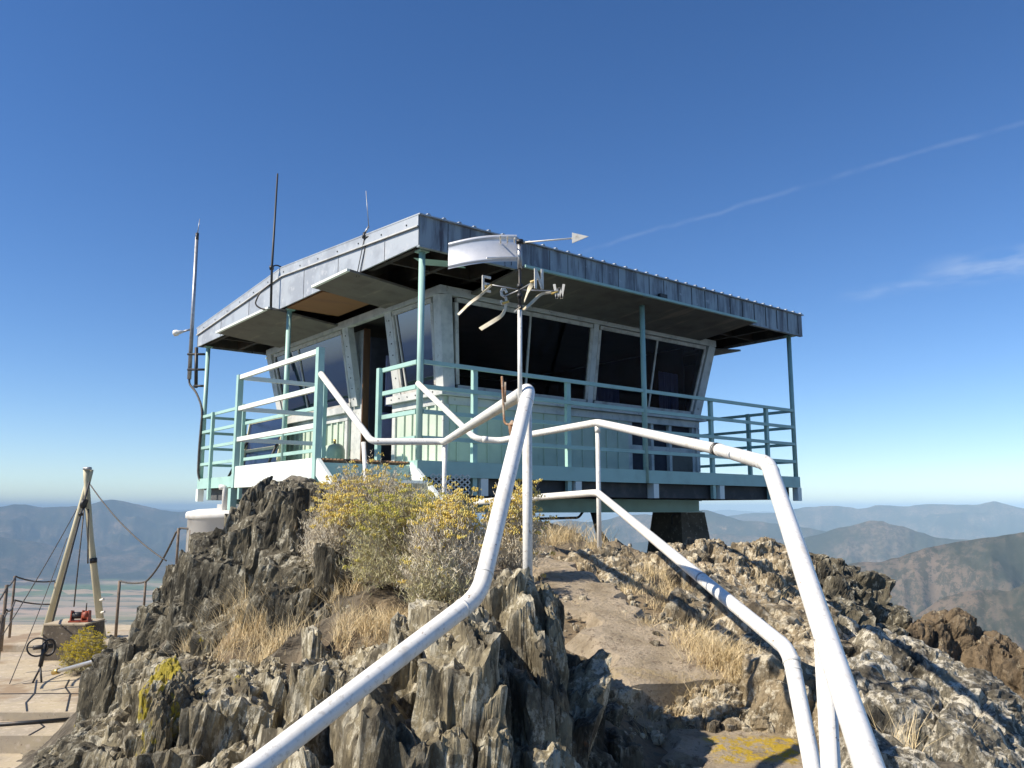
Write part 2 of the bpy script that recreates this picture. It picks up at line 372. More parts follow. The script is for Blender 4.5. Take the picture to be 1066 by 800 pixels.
M['yellow'] = vegmat('yellow_bloom', (.62, .50, .04), (.48, .40, .05), sc=18)
M['olive'] = vegmat('fading_bloom', (.42, .40, .09), (.55, .44, .10), sc=18)

# ---------------------------------------------------------------- terrain
CP = []      # near control points, world
def c_(px, py, d): CP.append(tuple(at(px, py, d)))
for q in [(262, 532, 6.7), (300, 520, 6.4), (330, 540, 6.3), (240, 560, 6.9), (215, 590, 7.0), (190, 612, 7.1), (168, 642, 7.1), (152, 664, 7.2), (130, 694, 7.3), (108, 722, 7.4),
          (300, 600, 6.0), (250, 605, 6.2), (210, 650, 6.2), (160, 700, 6.2), (320, 640, 5.4), (260, 660, 5.5), (230, 700, 5.2), (150, 740, 5.2), (110, 780, 5.0), (60, 806, 5.0),
          (200, 760, 4.3), (280, 740, 4.3), (330, 700, 4.5), (120, 850, 4.0), (250, 830, 3.7), (350, 790, 3.6), (400, 740, 3.6), (400, 680, 4.6), (440, 650, 5.0), (380, 620, 5.5), (350, 590, 5.9),
          (380, 590, 6.2), (430, 600, 5.7), (480, 622, 5.0), (520, 610, 5.2),
          (542, 634, 3.5), (520, 645, 3.3), (500, 668, 3.2), (480, 700, 3.1), (440, 745, 2.9), (556, 660, 3.4), (400, 800, 2.7), (530, 720, 3.0),
          (622, 582, 6.9), (650, 588, 7.0), (700, 585, 7.2), (740, 583, 7.5), (780, 585, 7.3), (810, 582, 7.0), (850, 603, 6.8), (900, 645, 6.5), (930, 688, 6.2), (980, 690, 6.5), (1020, 702, 6.5), (1066, 735, 6.2),
          (650, 612, 6.0), (700, 625, 5.8), (760, 625, 5.6), (720, 655, 5.0), (780, 690, 4.6), (830, 650, 5.2), (880, 680, 4.9), (930, 730, 4.2), (980, 730, 4.5), (850, 750, 3.8), (890, 810, 3.2), (960, 810, 3.4), (1050, 800, 4.0), (1066, 750, 4.8), (840, 705, 4.4),
          (560, 560, 9.6), (590, 565, 9.6), (612, 582, 9.3), (650, 592, 8.6), (530, 560, 9.3), (500, 570, 8.5)]: c_(*q)
PATH = [(.9, .6, -1.75), (.95, 1.6, -1.62), (.97, 2.6, -1.30), (.98, 3.3, -1.035), (.95, 3.75, -.95), (.85, 4.05, -.80), (.6, 4.7, -.635), (.42, 5.4, -.53), (.3, 6.2, -.44), (-.1, 6.9, -.41), (-.55, 7.5, -.40), (-.9, 7.95, -.40)]
for p in PATH:
    for s in (-.38, 0, .38): CP.append((p[0]+s*.9, p[1]+s*.2*(p[1] > 6), p[2]-.03))
CP += [(-1.9, 8, -.6), (-3, 8.3, -1.3), (-4, 9, -2.3), (.2, 3.25, -1.08), (.22, 2.8, -1.25), (.16, 3.9, -.78), (-.3, 2.2, -1.6), (0, 0, -1.75), (0, -3, -2.2), (-1, 1, -1.8), (-2, 2, -1.9), (-3, 3, -2.1), (-4.2, 6, -2.4),
       (-5, 8, -2.8), (-8, 8, -2.9), (-10, 12, -2.9), (-6, 12, -2.8), (-7, 16, -2.8), (-10, 17, -3.1), (-5.6, 10.5, -2.7), (-4.6, 13.5, -1.5), (-3, 11.5, -1.1), (-5.4, 12.5, -2.2), (-6, 15, -2.6), (-4, 16, -2.4),
       (0, 13, -.75), (-1.5, 10, -.62), (2.85, 13.2, -1.2), (1.5, 11, -.95), (.2, 10.4, -.7), (2.0, 8.8, -1.05), (3.5, 8.4, -1.8), (1.2, 8.8, -.85), (4.8, 7.5, -2.4), (5, 5.5, -2.4), (4.5, 3.5, -2.3), (3.2, 2, -1.9), (2.2, 1, -1.8), (2, -2, -2.4),
       (6.5, 8, -3.6), (7, 4, -3.8), (6, 11, -3.2), (5, 14, -2.9), (1, 17, -2.2), (-2, 18, -2.2), (4, 18, -3.6), (-8, 3, -3.2), (-12, 8, -3.4), (-6, 0, -3), (6, 0, -4), (0, -8, -4), (-12, 16, -3.6), (9, 14, -5), (10, 8, -5.5), (0, 22, -4), (-8, 21, -4.6), (-13, 21, -5.5)]
CP = np.array(CP)
def tps(r2): return r2*np.log(r2+1e-9)
n = len(CP); K = tps(((CP[:, None, :2]-CP[None, :, :2])**2).sum(-1)) + np.eye(n)*.004
A = np.block([[K, np.c_[np.ones(n), CP[:, :2]]], [np.c_[np.ones(n), CP[:, :2]].T, np.zeros((3, 3))]])
WT = np.linalg.solve(A, np.r_[CP[:, 2], 0, 0, 0])
def Hn(X, Y):
    X = np.asarray(X, float); sh = X.shape; q = np.c_[X.ravel(), np.asarray(Y, float).ravel()]; out = np.empty(len(q))
    for i in range(0, len(q), 20000):
        c = q[i:i+20000]; out[i:i+20000] = tps(((c[:, None]-CP[None, :, :2])**2).sum(-1))@WT[:n]+WT[n]+c@WT[n+1:]
    return out.reshape(sh)
def ss(a, b, x): t_ = np.clip((x-a)/(b-a), 0, 1); return t_*t_*(3-2*t_)
PW = np.array([(p[0], p[1]) for p in PATH])
def pathdist(X, Y):
    P_ = np.c_[np.ravel(X), np.ravel(Y)]; best = np.full(len(P_), 1e9)
    for a, b in zip(PW, PW[1:]):
        d = b-a; t_ = np.clip(((P_-a)@d)/(d@d), 0, 1); best = np.minimum(best, np.linalg.norm(P_-a-t_[:, None]*d, axis=1))
    return best.reshape(np.shape(X))
def H(X, Y, detail=True):
    X = np.asarray(X, float); Y = np.asarray(Y, float); r = np.hypot(X+1, Y-8)
    cone = -2.2-.62*(r-11)
    h = Hn(X, Y); w = ss(11, 19, r); h = h*(1-w)+cone*w
    if detail:
        P_ = np.c_[X.ravel(), Y.ravel(), np.zeros(X.size)]
        low = (1-ss(4.3, 4.8, Y))*(1-ss(-.1, .25, X))*ss(-3.2, -2.4, X)*ss(1.6, 2.2, Y); h = h-.24*low
        pd = np.ravel(pathdist(X, Y)); a = .012+.11*ss(.34, .7, pd)
        far = 1+5*ss(11, 25, r.ravel())
        h = h+(a*far*(fbm(P_*2.3, 5, 3)+.5*fbm(P_*np.array([6.5, 2.5, 1]), 4, 9, ridged=True))).reshape(h.shape)
    return h
xs = np.r_[np.linspace(-30, -9, 22, endpoint=False), np.linspace(-9, -4.2, 50, endpoint=False), np.linspace(-4.2, 4.8, 300, endpoint=False), np.linspace(4.8, 10, 40, endpoint=False), np.linspace(10, 30, 22)]
ys = np.r_[np.linspace(-24, -2, 18, endpoint=False), np.linspace(-2, 2, 40, endpoint=False), np.linspace(2, 10, 250, endpoint=False), np.linspace(10, 18, 60, endpoint=False), np.linspace(18, 36, 20)]
XX, YY = np.meshgrid(xs, ys); ZZ = H(XX, YY)
nx, ny = len(xs), len(ys); I = (np.arange(ny-1)[:, None]*nx+np.arange(nx-1)[None]).ravel()
gob = tag(npmesh('summit_ground', np.c_[XX.ravel(), YY.ravel(), ZZ.ravel()], np.c_[I, I+1, I+nx+1, I+nx], M['ground']), kind='structure')

pdm = np.minimum(np.hypot(XX-at(435, 655, 4.7).x, YY-4.7)/.9, np.hypot(XX-at(260, 660, 5.6).x, YY-5.6)/.6)
soil = np.clip(np.maximum(1-ss(.35, .75, pathdist(XX, YY)), 1-ss(.5, 1, pdm))+.5*ss(5.2, 6, YY)*(XX > .2), 0, 1)
at0 = gob.data.attributes.new('soil', 'FLOAT', 'POINT'); at0.data.foreach_set('value', soil.ravel().astype(np.float32))

# far terrain: valley, foothills and ridges at their real distances (polar grid)
def el(pts):   # (px, py) skyline -> az (tan) and elevation tangent
    a = []
    for px, py in pts:
        r = ray(px, py); a.append((math.atan2(r.x, r.y), r.z/math.hypot(r.x, r.y)))
    return np.array(a)
RIDGES = [  # distance, half width near side, far side, skyline points
    (14500, 3000, 4500, [(-600, 575), (-100, 562), (0, 558), (30, 562), (70, 572), (120, 579), (160, 577), (260, 588), (400, 600), (600, 640), (1600, 700)]),
    (42000, 7000, 9000, [(-500, 530), (0, 527), (130, 526), (260, 530), (420, 531), (600, 533), (720, 533), (757, 529.5), (790, 532), (900, 530), (1066, 529), (1600, 531)]),
    (19000, 5200, 6000, [(-600, 534), (-300, 528), (-60, 529), (0, 526), (15, 525), (45, 527.5), (70, 523.6), (85, 524), (106, 520.6), (127, 521), (157, 525), (180, 529), (203, 532), (260, 538), (330, 545), (430, 556), (520, 575), (600, 600), (1700, 640)]),
    (18000, 4500, 6000, [(-600, 620), (560, 560), (680, 548), (720, 541), (760, 536), (800, 533), (835, 527.5), (850, 527), (870, 525.5), (895, 525), (912, 523.5), (944, 526), (975, 525), (1015, 524), (1033, 520.5), (1050, 523), (1066, 526.5), (1150, 520), (1400, 528)]),
    (12500, 3800, 4500, [(-600, 640), (330, 600), (450, 566), (549, 548), (570, 545), (590, 541.5), (620, 541), (645, 537), (680, 535), (710, 533), (736, 531), (772, 537), (797, 540), (830, 546), (880, 556), (1000, 575), (1400, 600)]),
    (8500, 2400, 3000, [(-600, 720), (640, 640), (740, 575), (800, 567), (850, 556), (884, 547.5), (905, 541), (920, 541), (944, 547), (972, 558), (1010, 563), (1066, 572), (1300, 590)]),
    (10500, 2800, 3000, [(-600, 700), (500, 620), (600, 575), (680, 563), (760, 556), (820, 560), (900, 575), (1066, 600), (1300, 640)]),
    (4300, 1700, 1500, [(-600, 900), (560, 700), (680, 625), (760, 600), (820, 589), (850, 586), (887, 582), (915, 581), (936, 578.5), (962, 569), (985, 565), (1000, 562), (1037, 558), (1066, 551), (1150, 540), (1500, 530)]),
    (3000, 900, 900, [(-600, 1000), (800, 760), (900, 650), (1000, 612), (1066, 596), (1200, 580), (1600, 560)]),
]
naz, nr = 1150, 470
azs = np.r_[np.linspace(-math.pi, -.85, 110, endpoint=False), np.linspace(-.85, .85, naz-220, endpoint=False), np.linspace(.85, math.pi, 110)]
rs = 24*(60000/24)**(np.linspace(0, 1, nr)**.93)
AZ, RR = np.meshgrid(azs, rs)
X = RR*np.sin(AZ); Y = RR*np.cos(AZ)
Pk = np.c_[X.ravel(), Y.ravel(), np.zeros(X.size)]
valley = -1000+8*fbm(Pk/900, 3, 5).reshape(X.shape)
summit = -9-.58*(RR-24)*1.0
summit = np.where(RR > 300, -169-.42*(RR-300), summit)
spur = (fbm(Pk/700, 5, 2, ridged=True)+.2).reshape(X.shape)
Zt = np.maximum(valley, summit+ss(60, 1200, RR)*130*spur)
for D_, wn, wf, sk in RIDGES:
    e = el(sk); crest = np.interp(AZ, e[:, 0], e[:, 1], left=-.12, right=-.05)*D_
    back = (np.abs(AZ) > 1.2); crest = np.where(back, -300+200*np.sin(AZ*7), crest)
    crest = crest+D_*.0013*fbm(np.c_[(AZ*70).ravel(), np.full(X.size, D_), np.zeros(X.size)], 4, 7).reshape(X.shape)
    dr = RR-D_*(1+.04*np.sin(AZ*5+D_)); s = np.where(dr < 0, -dr/wn, dr/wf)
    fall = (crest-(-1020))
    prof = np.clip(1-s, 0, 1)**1.15
    Pd = Pk/D_; Pd[:, 2] += D_*.001
    rg = (.60*fbm(Pd/.13, 3, 51, .5, True)+.34*fbm(Pd/.05, 3, 61, .5, True)+.20*fbm(Pd/.018, 2, 71, .5, True)).reshape(X.shape)
    h = -1020+fall*prof + fall*prof*np.minimum(s*3, 1)*np.where(prof > 0, np.minimum(rg-.68, .08), 0)*1.15
    Zt = np.maximum(Zt, np.where(prof > 0, h, -1e4))
Zt = Zt - (RR**2)/(2*6371000)*0
na = len(azs); I = (np.arange(nr-1)[:, None]*na+np.arange(na-1)[None]).ravel()
def farmat():
    m = bpy.data.materials.new('far_hills_and_valley'); m.use_nodes = True; t = m.node_tree; b = t.nodes['Principled BSDF']
    b.inputs['Roughness'].default_value = 1; b.inputs['Specular IOR Level'].default_value = 0
    co = t.nodes.new('ShaderNodeTexCoord').outputs['Object']
    s = t.nodes.new('ShaderNodeSeparateXYZ'); t.links.new(co, s.inputs[0])
    # wooded slopes with bare dry patches
    c = ramp(t, tnoise(t, co, .0012, 10, .7), [(.36, (.024, .030, .020)), (.47, (.05, .05, .034)), (.54, (.12, .092, .066)), (.67, (.21, .155, .11))])
    f = mrange(tnoise(t, co, .0021, 6, .65, None, (300, 20, 9)), .64, .68, 0, .8, tree=t); c = mixc(t, f, c, (.27, .19, .12))
    tex = mrange(tnoise(t, co, .022, 8, .8), .46, .54, 0, .75, tree=t); c = mixc(t, tex, c, (.028, .032, .02))
    # fields on the valley floor
    vo = t.nodes.new('ShaderNodeTexVoronoi'); vo.inputs['Scale'].default_value = .0022; m_ = t.nodes.new('ShaderNodeMapping'); m_.inputs['Scale'].default_value = (.55, 1, 0)
    t.links.new(co, m_.inputs[0]); t.links.new(m_.outputs[0], vo.inputs['Vector'])
    sp_ = t.nodes.new('ShaderNodeSeparateColor'); t.links.new(vo.outputs['Color'], sp_.inputs[0])
    fld = ramp(t, sp_.outputs[0], [(0, (.10, .16, .05)), (.25, (.17, .20, .08)), (.35, (.36, .26, .15)), (.55, (.48, .34, .20)), (.7, (.17, .20, .08)), (.8, (.30, .28, .14)), (1, (.44, .29, .18))])
    f = mrange(tnoise(t, co, .00045, 6, .7, (.3, 1, 1), (5, 5, 5)), .48, .58, 0, .7, tree=t); fld = mixc(t, f, fld, (.50, .36, .25))
    f = mrange(tnoise(t, co, .0016, 7, .75, (.3, 1, 1), (55, 15, 5)), .56, .62, 0, .85, tree=t); fld = mixc(t, f, fld, (.05, .06, .04))
    fv = mrange(s.outputs['Z'], -975, -955, 1, 0, tree=t)
    f = mrange(tnoise(t, co, .0028, 5, .7, (.25, 1, 1), (15, 35, 5)), .54, .58, 0, .6, tree=t); fld = mixc(t, f, fld, (.09, .11, .06))
    c = mixc(t, fv, c, fld)
    # stony slope close to the summit
    vl = vm('LENGTH', co, tree=t); c = mixc(t, mrange(vl, 60, 260, 1, 0, tree=t), c, (.17, .14, .10))
    t.links.new(c, b.inputs['Base Color']); return m
M['far'] = farmat()
tag(npmesh('hills', np.c_[X.ravel(), Y.ravel(), Zt.ravel()], np.c_[I, I+1, I+na+1, I+na], M['far'], smooth=True), kind='structure')

# haze: one closed box of even air
hm = bpy.data.materials.new('air'); hm.use_nodes = True; t = hm.node_tree; t.nodes.clear()
oo = t.nodes.new('ShaderNodeOutputMaterial'); pv = t.nodes.new('ShaderNodeVolumePrincipled')
pv.inputs['Color'].default_value = (.54, .79, 1.0, 1); pv.inputs['Density'].default_value = 5.2e-5; pv.inputs['Anisotropy'].default_value = -.3
t.links.new(pv.outputs[0], oo.inputs['Volume'])
hb = MB().box((-62000, -62000, -1060), (62000, 62000, 300)).build('haze', hm, kind='stuff')

# path
def build_path():
    P_ = [Vector(p) for p in PATH]; out = []
    for i in range(len(P_)-1):
        p0 = P_[max(i-1, 0)]; p1, p2 = P_[i], P_[i+1]; p3 = P_[min(i+2, len(P_)-1)]
        for k in range(40):
            t_ = k/40; out.append(.5*((2*p1)+(p2-p0)*t_+(2*p0-5*p1+4*p2-p3)*t_*t_+(3*p1-p0-3*p2+p3)*t_**3))
    out.append(P_[-1]); vs = []; nw = 22
    for i, p in enumerate(out):
        d = out[min(i+1, len(out)-1)]-out[max(i-1, 0)]; d.z = 0; d.normalize(); s = Vector((d.y, -d.x, 0))
        for k in range(nw+1):
            t_ = (k/nw*2-1); w = .26+.06*math.sin(p.y*5)+.05*math.sin(p.y*13+t_)+.03*math.sin(p.y*31+2*t_)
            if 3.3 < p.y < 4.6: w += .13
            q = p+s*(t_*w); z = p.z
            if p.y < 3.98 and p.y > 3.0: z = -.955-.10*(3.98-p.y)      # lower slab
            if p.y <= 3.32: z = -1.12-.36*(3.32-p.y)
            z += .03-.10*max(0, abs(t_)-.72)/.28
            vs.append((q.x, q.y, z))
    V_ = np.array(vs); V_[:, 2] += .022*fbm(V_*np.array([8, 8, 0]), 6, 4, .62)
    m_ = nw+1; I = (np.arange(len(out)-1)[:, None]*m_+np.arange(nw)[None]).ravel()
    tag(npmesh('path', V_, np.c_[I, I+1, I+m_+1, I+m_], M['path']), kind='structure')
build_path()

# terrace (concrete) at lower left, rising away in low steps
tb = MB()
tb.box((-14, 10.45, -3.1), (-4.6, 14.7, -2.45)); tb.box((-14, 9.8, -3.1), (-4.3, 10.447, -2.55)); tb.box((-14, 8.6, -3.3), (-3.9, 9.797, -2.74)); tb.box((-14, 6.8, -3.5), (-3.6, 8.597, -2.92))
tb.box((-14, 14.703, -3.1), (-6.2, 17.3, -2.34))
tb.build('terrace', M['concrete'], kind='structure')
cr = MB()
def crack(pts, z):
    for a, b in zip(pts, pts[1:]): cr.bar((a[0], a[1], z), (b[0], b[1], z), .022, .004, side=(0, 0, 1)) if 0 else cr.bar((a[0], a[1], z), (b[0], b[1], z), .02, .004)
def wz(px, py, z): r = ray(px, py); q = r*(z/r.z); return (q.x, q.y)
crack([wz(38, 708, -2.45), wz(36, 722, -2.45), wz(27, 732, -2.45), wz(28, 741, -2.45)], -2.446)
crack([wz(72, 708, -2.45), wz(68, 716, -2.45), wz(73, 723, -2.45), wz(69, 741, -2.45)], -2.446)
crack([wz(40, 752, -2.55), wz(46, 757, -2.55), wz(30, 766, -2.55)], -2.546)
crack([wz(0, 723, -2.45), wz(50, 722.5, -2.45), wz(110, 723, -2.45)], -2.444)
cr.build('terrace_joint', M['dark'], kind='structure')

# ---------------------------------------------------------------- rock outcrops
def cubegrid(n):
    a = np.linspace(-1, 1, n+1); u, v = np.meshgrid(a, a); u = u.ravel(); v = v.ravel(); o = np.ones_like(u); vs = []; fs = []
    for k, (x, y, z) in enumerate([(u, v, o), (v, u, -o), (o, u, v), (-o, v, u), (v, o, u), (u, -o, v)]):
        vs.append(np.c_[x, y, z]); i = (np.arange(n)[:, None]*(n+1)+np.arange(n)[None]).ravel()+k*(n+1)**2
        fs.append(np.c_[i, i+1, i+n+2, i+n+1])
    return np.concatenate(vs), np.concatenate(fs)
GR = {n_: cubegrid(n_) for n_ in (8, 12, 16, 22, 34)}
def shard(c, size, rz, tx, ty, seed, n_=12, rnd=.35, amp=.22, taper=.25, stretch=(1, 1, .35), fr=1.0):
    V_, F_ = GR[n_]; P_ = V_.copy()
    L = np.linalg.norm(P_, axis=1, keepdims=True); P_ = P_*(1-rnd)+P_/L*1.15*rnd
    rs_ = np.random.default_rng(seed); k = 1-taper*np.clip((P_[:, 2]+1)/2, 0, 1)**1.4
    ox, oy = rs_.uniform(-.25, .25, 2); hh = np.clip((P_[:, 2]+1)/2, 0, 1)
    P_[:, 0] = P_[:, 0]*k+ox*hh; P_[:, 1] = P_[:, 1]*k+oy*hh
    # slanting broken top
    sl = rs_.uniform(-.2, .2, 2); P_[:, 2] += hh*(sl[0]*P_[:, 0]+sl[1]*P_[:, 1])
    sz = np.array(size); P_ = P_*sz
    Nn = V_/np.array(size); Nn /= np.linalg.norm(Nn, axis=1, keepdims=True)
    ms = sz[0]*.5+sz.min()*.5; off = rs_.uniform(0, 90, 3); st = np.array(stretch)
    q = P_*st/ms*fr
    d = fbm(q*.8+off, 3, seed % 97)*.5+np.round(fbm(q*1.1+off[::-1], 2, 5)*3)/3*.42+fbm(q*3.6+off, 5, 8, .55, ridged=True)*.24-1.1*np.clip(fbm(q*1.1+off*2, 2, 12, ridged=True)-.35, 0, 1)
    P_ = P_+Nn*(d*amp*ms*1.6)[:, None]
    jag = hh**2*fbm(P_*np.array([9, 9, 0])/max(ms*4, .3)+off, 3, 3, ridged=True); P_[:, 2] += jag*min(sz[2]*.12, .045)
    Rm = np.array(Matrix.Rotation(rz, 3, 'Z') @ Matrix.Rotation(ty, 3, 'Y') @ Matrix.Rotation(tx, 3, 'X'))
    return P_@Rm.T+np.array(c), F_
def outcrop(label, poly, count, size, mt_, seed, top=(.0, .18), rz=.1, rzj=.2, tilt=(0, .12), tj=.08, n_=22, extra=(), rnd=.2, taper=.16, stretch=(1, 1, .26), amp=.30, cat='rock', group=None, name='rock_outcrop', fr=1.0):
    """poly: world xy polygon; size: ((lo,hi) per half axis)"""
    rs_ = np.random.default_rng(seed); pl = np.array(poly); mn, mx_ = pl.min(0), pl.max(0); pts = []
    def inside(x, y):
        c = False; j = len(pl)-1
        for i in range(len(pl)):
            if (pl[i][1] > y) != (pl[j][1] > y) and x < (pl[j][0]-pl[i][0])*(y-pl[i][1])/(pl[j][1]-pl[i][1]+1e-12)+pl[i][0]: c = not c
            j = i
        return c
    while len(pts) < count:
        best = None
        for _ in range(6):
            x, y = rs_.uniform(mn, mx_)
            if not inside(x, y): continue
            d = min([math.hypot(x-p[0], y-p[1]) for p in pts] or [9])
            if best is None or d > best[0]: best = (d, x, y)
        if best: pts.append(best[1:])
    VS = []; FS = []; m_ = 0
    hs = H(np.array([p[0] for p in pts]), np.array([p[1] for p in pts]), False)
    its = [(x, y, h+rs_.uniform(*top), rs_.uniform(*size[0]), rs_.uniform(*size[1]), rs_.uniform(*size[2]), None) for (x, y), h in zip(pts, hs)]+[tuple(e) for e in extra]
    for i, (x, y, zt, a, b, c, nn_) in enumerate(its):
        V_, F_ = shard((x, y, zt-c), (a, b, c), rz+rs_.normal()*rzj, tilt[0]+rs_.normal()*tj, tilt[1]+rs_.normal()*tj, seed*1000+i, {22: 34}.get(nn_, nn_) or n_, rnd, amp, taper, stretch, fr)
        VS.append(V_); FS.append(F_+m_); m_ += len(V_)
    V_ = np.concatenate(VS); o = V_.mean(0); o[2] = V_[:, 2].min()
    o = o; ob = npmesh(name, V_-o, np.concatenate(FS), mt_); ob.location = o
    return tag(ob, label, cat, group or 'rock outcrops on the summit')
def pl(*q): return [tuple(at(*k))[:2] for k in q]
def ex(px, py, d, a, b, c, n_=16): p = at(px, py, d); return (p.x, p.y, p.z, a, b, c, n_)
S1 = ((.10, .30), (.2, .46), (.35, .7)); S2 = ((.05, .14), (.12, .28), (.22, .5))
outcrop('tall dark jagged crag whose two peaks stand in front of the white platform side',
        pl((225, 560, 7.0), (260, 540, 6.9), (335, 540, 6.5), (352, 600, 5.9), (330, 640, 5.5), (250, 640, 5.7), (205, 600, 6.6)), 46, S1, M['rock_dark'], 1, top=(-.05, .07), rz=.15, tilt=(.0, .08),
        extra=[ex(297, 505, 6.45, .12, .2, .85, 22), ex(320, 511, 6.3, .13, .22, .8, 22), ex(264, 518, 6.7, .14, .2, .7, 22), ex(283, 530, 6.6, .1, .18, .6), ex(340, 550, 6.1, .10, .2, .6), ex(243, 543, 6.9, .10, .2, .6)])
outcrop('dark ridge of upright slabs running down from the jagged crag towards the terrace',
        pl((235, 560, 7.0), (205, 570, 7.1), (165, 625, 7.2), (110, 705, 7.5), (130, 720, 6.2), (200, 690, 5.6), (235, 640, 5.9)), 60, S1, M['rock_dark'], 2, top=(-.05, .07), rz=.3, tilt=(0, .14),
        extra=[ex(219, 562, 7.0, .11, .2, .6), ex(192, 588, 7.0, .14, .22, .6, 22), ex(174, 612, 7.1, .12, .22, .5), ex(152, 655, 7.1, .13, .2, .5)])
outcrop('grey craggy rock face streaked with yellow lichen at the lower left, beside the terrace steps',
        pl((120, 722, 7.0), (235, 690, 5.4), (245, 760, 4.3), (210, 850, 3.6), (120, 900, 3.9), (70, 840, 4.8), (112, 780, 5.5)), 40, ((.08, .24), (.22, .5), (.4, .8)), M['rock_grey'], 3, top=(-.08, .20), rz=.25, tilt=(0, .12),
        extra=[ex(180, 690, 5.2, .16, .25, .6, 22), ex(205, 720, 4.7, .12, .22, .6, 22), ex(150, 735, 5.0, .14, .2, .5), ex(250, 700, 4.6, .1, .2, .55)])
outcrop('low heap of dark broken stones at the bottom left corner below the terrace steps',
        pl((20, 790, 5.6), (90, 775, 5.6), (100, 830, 4.6), (10, 850, 4.6)), 40, ((.05, .13), (.05, .13), (.06, .14)), M['rock_dark'], 4, top=(.02, .16), rnd=.6, taper=.2, stretch=(1, 1, 1), n_=8, cat='rubble')
outcrop('weathered upright slabs with black clefts behind the near white handrail, bottom centre left',
        pl((250, 710, 4.7), (340, 660, 5.1), (400, 700, 4.2), (450, 740, 3.1), (400, 830, 2.6), (300, 900, 2.7), (225, 850, 3.4)), 44, ((.06, .17), (.2, .45), (.4, .8)), M['rock_grey'], 5, top=(-.12, .18), rz=.2, tilt=(.0, .08), n_=16,
        extra=[ex(330, 690, 4.6, .10, .22, .5, 22), ex(345, 700, 4.2, .08, .2, .5, 22), ex(385, 760, 3.3, .08, .16, .45, 22), ex(300, 720, 4.4, .07, .2, .5, 22)])
outcrop('lichened slab stack that the post of the tall left handrail bend stands on',
        pl((450, 735, 3.1), (495, 665, 3.3), (556, 640, 3.6), (568, 680, 3.2), (560, 800, 2.75), (470, 860, 2.4), (400, 860, 2.4)), 30, ((.05, .14), (.16, .36), (.4, .8)), M['rock_grey'], 6, top=(-.02, .12), rz=.1, tilt=(.0, .05), n_=16,
        extra=[ex(500, 640, 3.25, .09, .12, .4, 22), ex(520, 632, 3.4, .07, .15, .45, 22), ex(552, 628, 3.45, .06, .15, .5, 22), ex(560, 645, 3.3, .05, .16, .55, 22), ex(533, 628, 3.35, .07, .1, .5, 22), ex(480, 690, 3.0, .06, .2, .5, 22), ex(510, 680, 2.9, .09, .14, .5, 22), ex(563, 690, 3.0, .06, .16, .6, 22)])
outcrop('small stones poking through dry grass beneath the bushes left of the path',
        pl((330, 620, 5.6), (400, 640, 5.0), (470, 660, 4.2), (430, 700, 4.0), (350, 660, 4.8)), 16, ((.04, .10), (.06, .14), (.12, .3)), M['rock_grey'], 7, top=(0, .10), n_=8, cat='rock')
M['rock_yellow'] = rockmat('yellow_lichened_schist', (.035, .030, .024), (.26, .22, .14), (.50, .48, .38), .53, .515, (1, 1, .35))
M['rock_white'] = rockmat('white_lichened_rock', (.03, .027, .022), (.22, .195, .14), (.72, .67, .54), .49, .74, (1, 1, .6))
outcrop('upright slab with bright yellow lichen streaks at the lower left', pl((160, 730, 4.9), (180, 715, 4.9), (195, 760, 4.4), (180, 790, 4.2), (160, 780, 4.4)), 5, ((.07, .12), (.12, .2), (.3, .5)), M['rock_yellow'], 20, top=(.05, .15), rz=.2,
        extra=[ex(168, 700, 4.5, .10, .16, .5, 22), ex(176, 722, 4.15, .08, .14, .45, 22), ex(232, 728, 4.1, .05, .12, .4, 16)])
# right of the path
S3 = ((.12, .26), (.14, .32), (.16, .34))
outcrop('rounded lichened boulder at the foot of the middle white post beside the upper path',
        pl((600, 592, 6.7), (628, 580, 6.9), (668, 590, 6.7), (672, 612, 5.9), (630, 612, 6.0)), 14, S3, M['rock_pale'], 8, top=(.0, .09), rnd=.55, taper=.35, stretch=(1, 1, .7), n_=12, cat='boulder', extra=[ex(640, 588, 6.4, .28, .25, .3, 22)], name='boulder')
outcrop('broken ridge of pointed pale rocks on the skyline below the concrete pier',
        pl((670, 592, 7.3), (720, 580, 7.6), (800, 580, 7.3), (850, 598, 6.8), (840, 630, 5.8), (760, 620, 5.9), (690, 610, 6.3)), 75, ((.06, .15), (.08, .2), (.12, .3)), M['rock_pale'], 9, top=(.0, .14), rz=.4, tilt=(0, .2), rnd=.35, stretch=(1, 1, .5),
        extra=[ex(722, 567, 7.4, .12, .15, .3), ex(738, 565, 7.3, .09, .12, .3), ex(800, 570, 7.1, .12, .2, .3), ex(780, 575, 7.1, .12, .16, .25), ex(812, 575, 6.9, .14, .2, .3), ex(830, 583, 6.8, .1, .2, .3)])
outcrop('pale weathered blocks under the sloping lower handrail right of the path',
        pl((700, 640, 5.4), (760, 630, 5.6), (850, 640, 5.5), (880, 690, 4.6), (850, 760, 3.8), (815, 760, 3.8), (790, 690, 4.4), (720, 665, 4.9)), 30, ((.14, .30), (.16, .38), (.18, .34)), M['rock_pale'], 10, top=(-.02, .12), rz=-.3, tilt=(0, .25), stretch=(1, 1, .5), n_=12,
        extra=[ex(810, 660, 4.6, .14, .25, .35, 22), ex(770, 680, 4.6, .10, .14, .3, 16), ex(830, 690, 4.2, .12, .22, .4, 22)])
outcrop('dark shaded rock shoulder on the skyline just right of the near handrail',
        pl((845, 598, 6.9), (895, 605, 7.2), (930, 650, 6.9), (900, 660, 6.1), (860, 625, 6.2)), 22, ((.12, .22), (.12, .26), (.2, .4)), M['rock_dark'], 11, top=(.0, .16), rz=-.4, tilt=(0, .35), stretch=(1, 1, .6), extra=[ex(868, 594, 7.0, .16, .22, .4, 22), ex(890, 608, 7.1, .15, .2, .4, 22)])
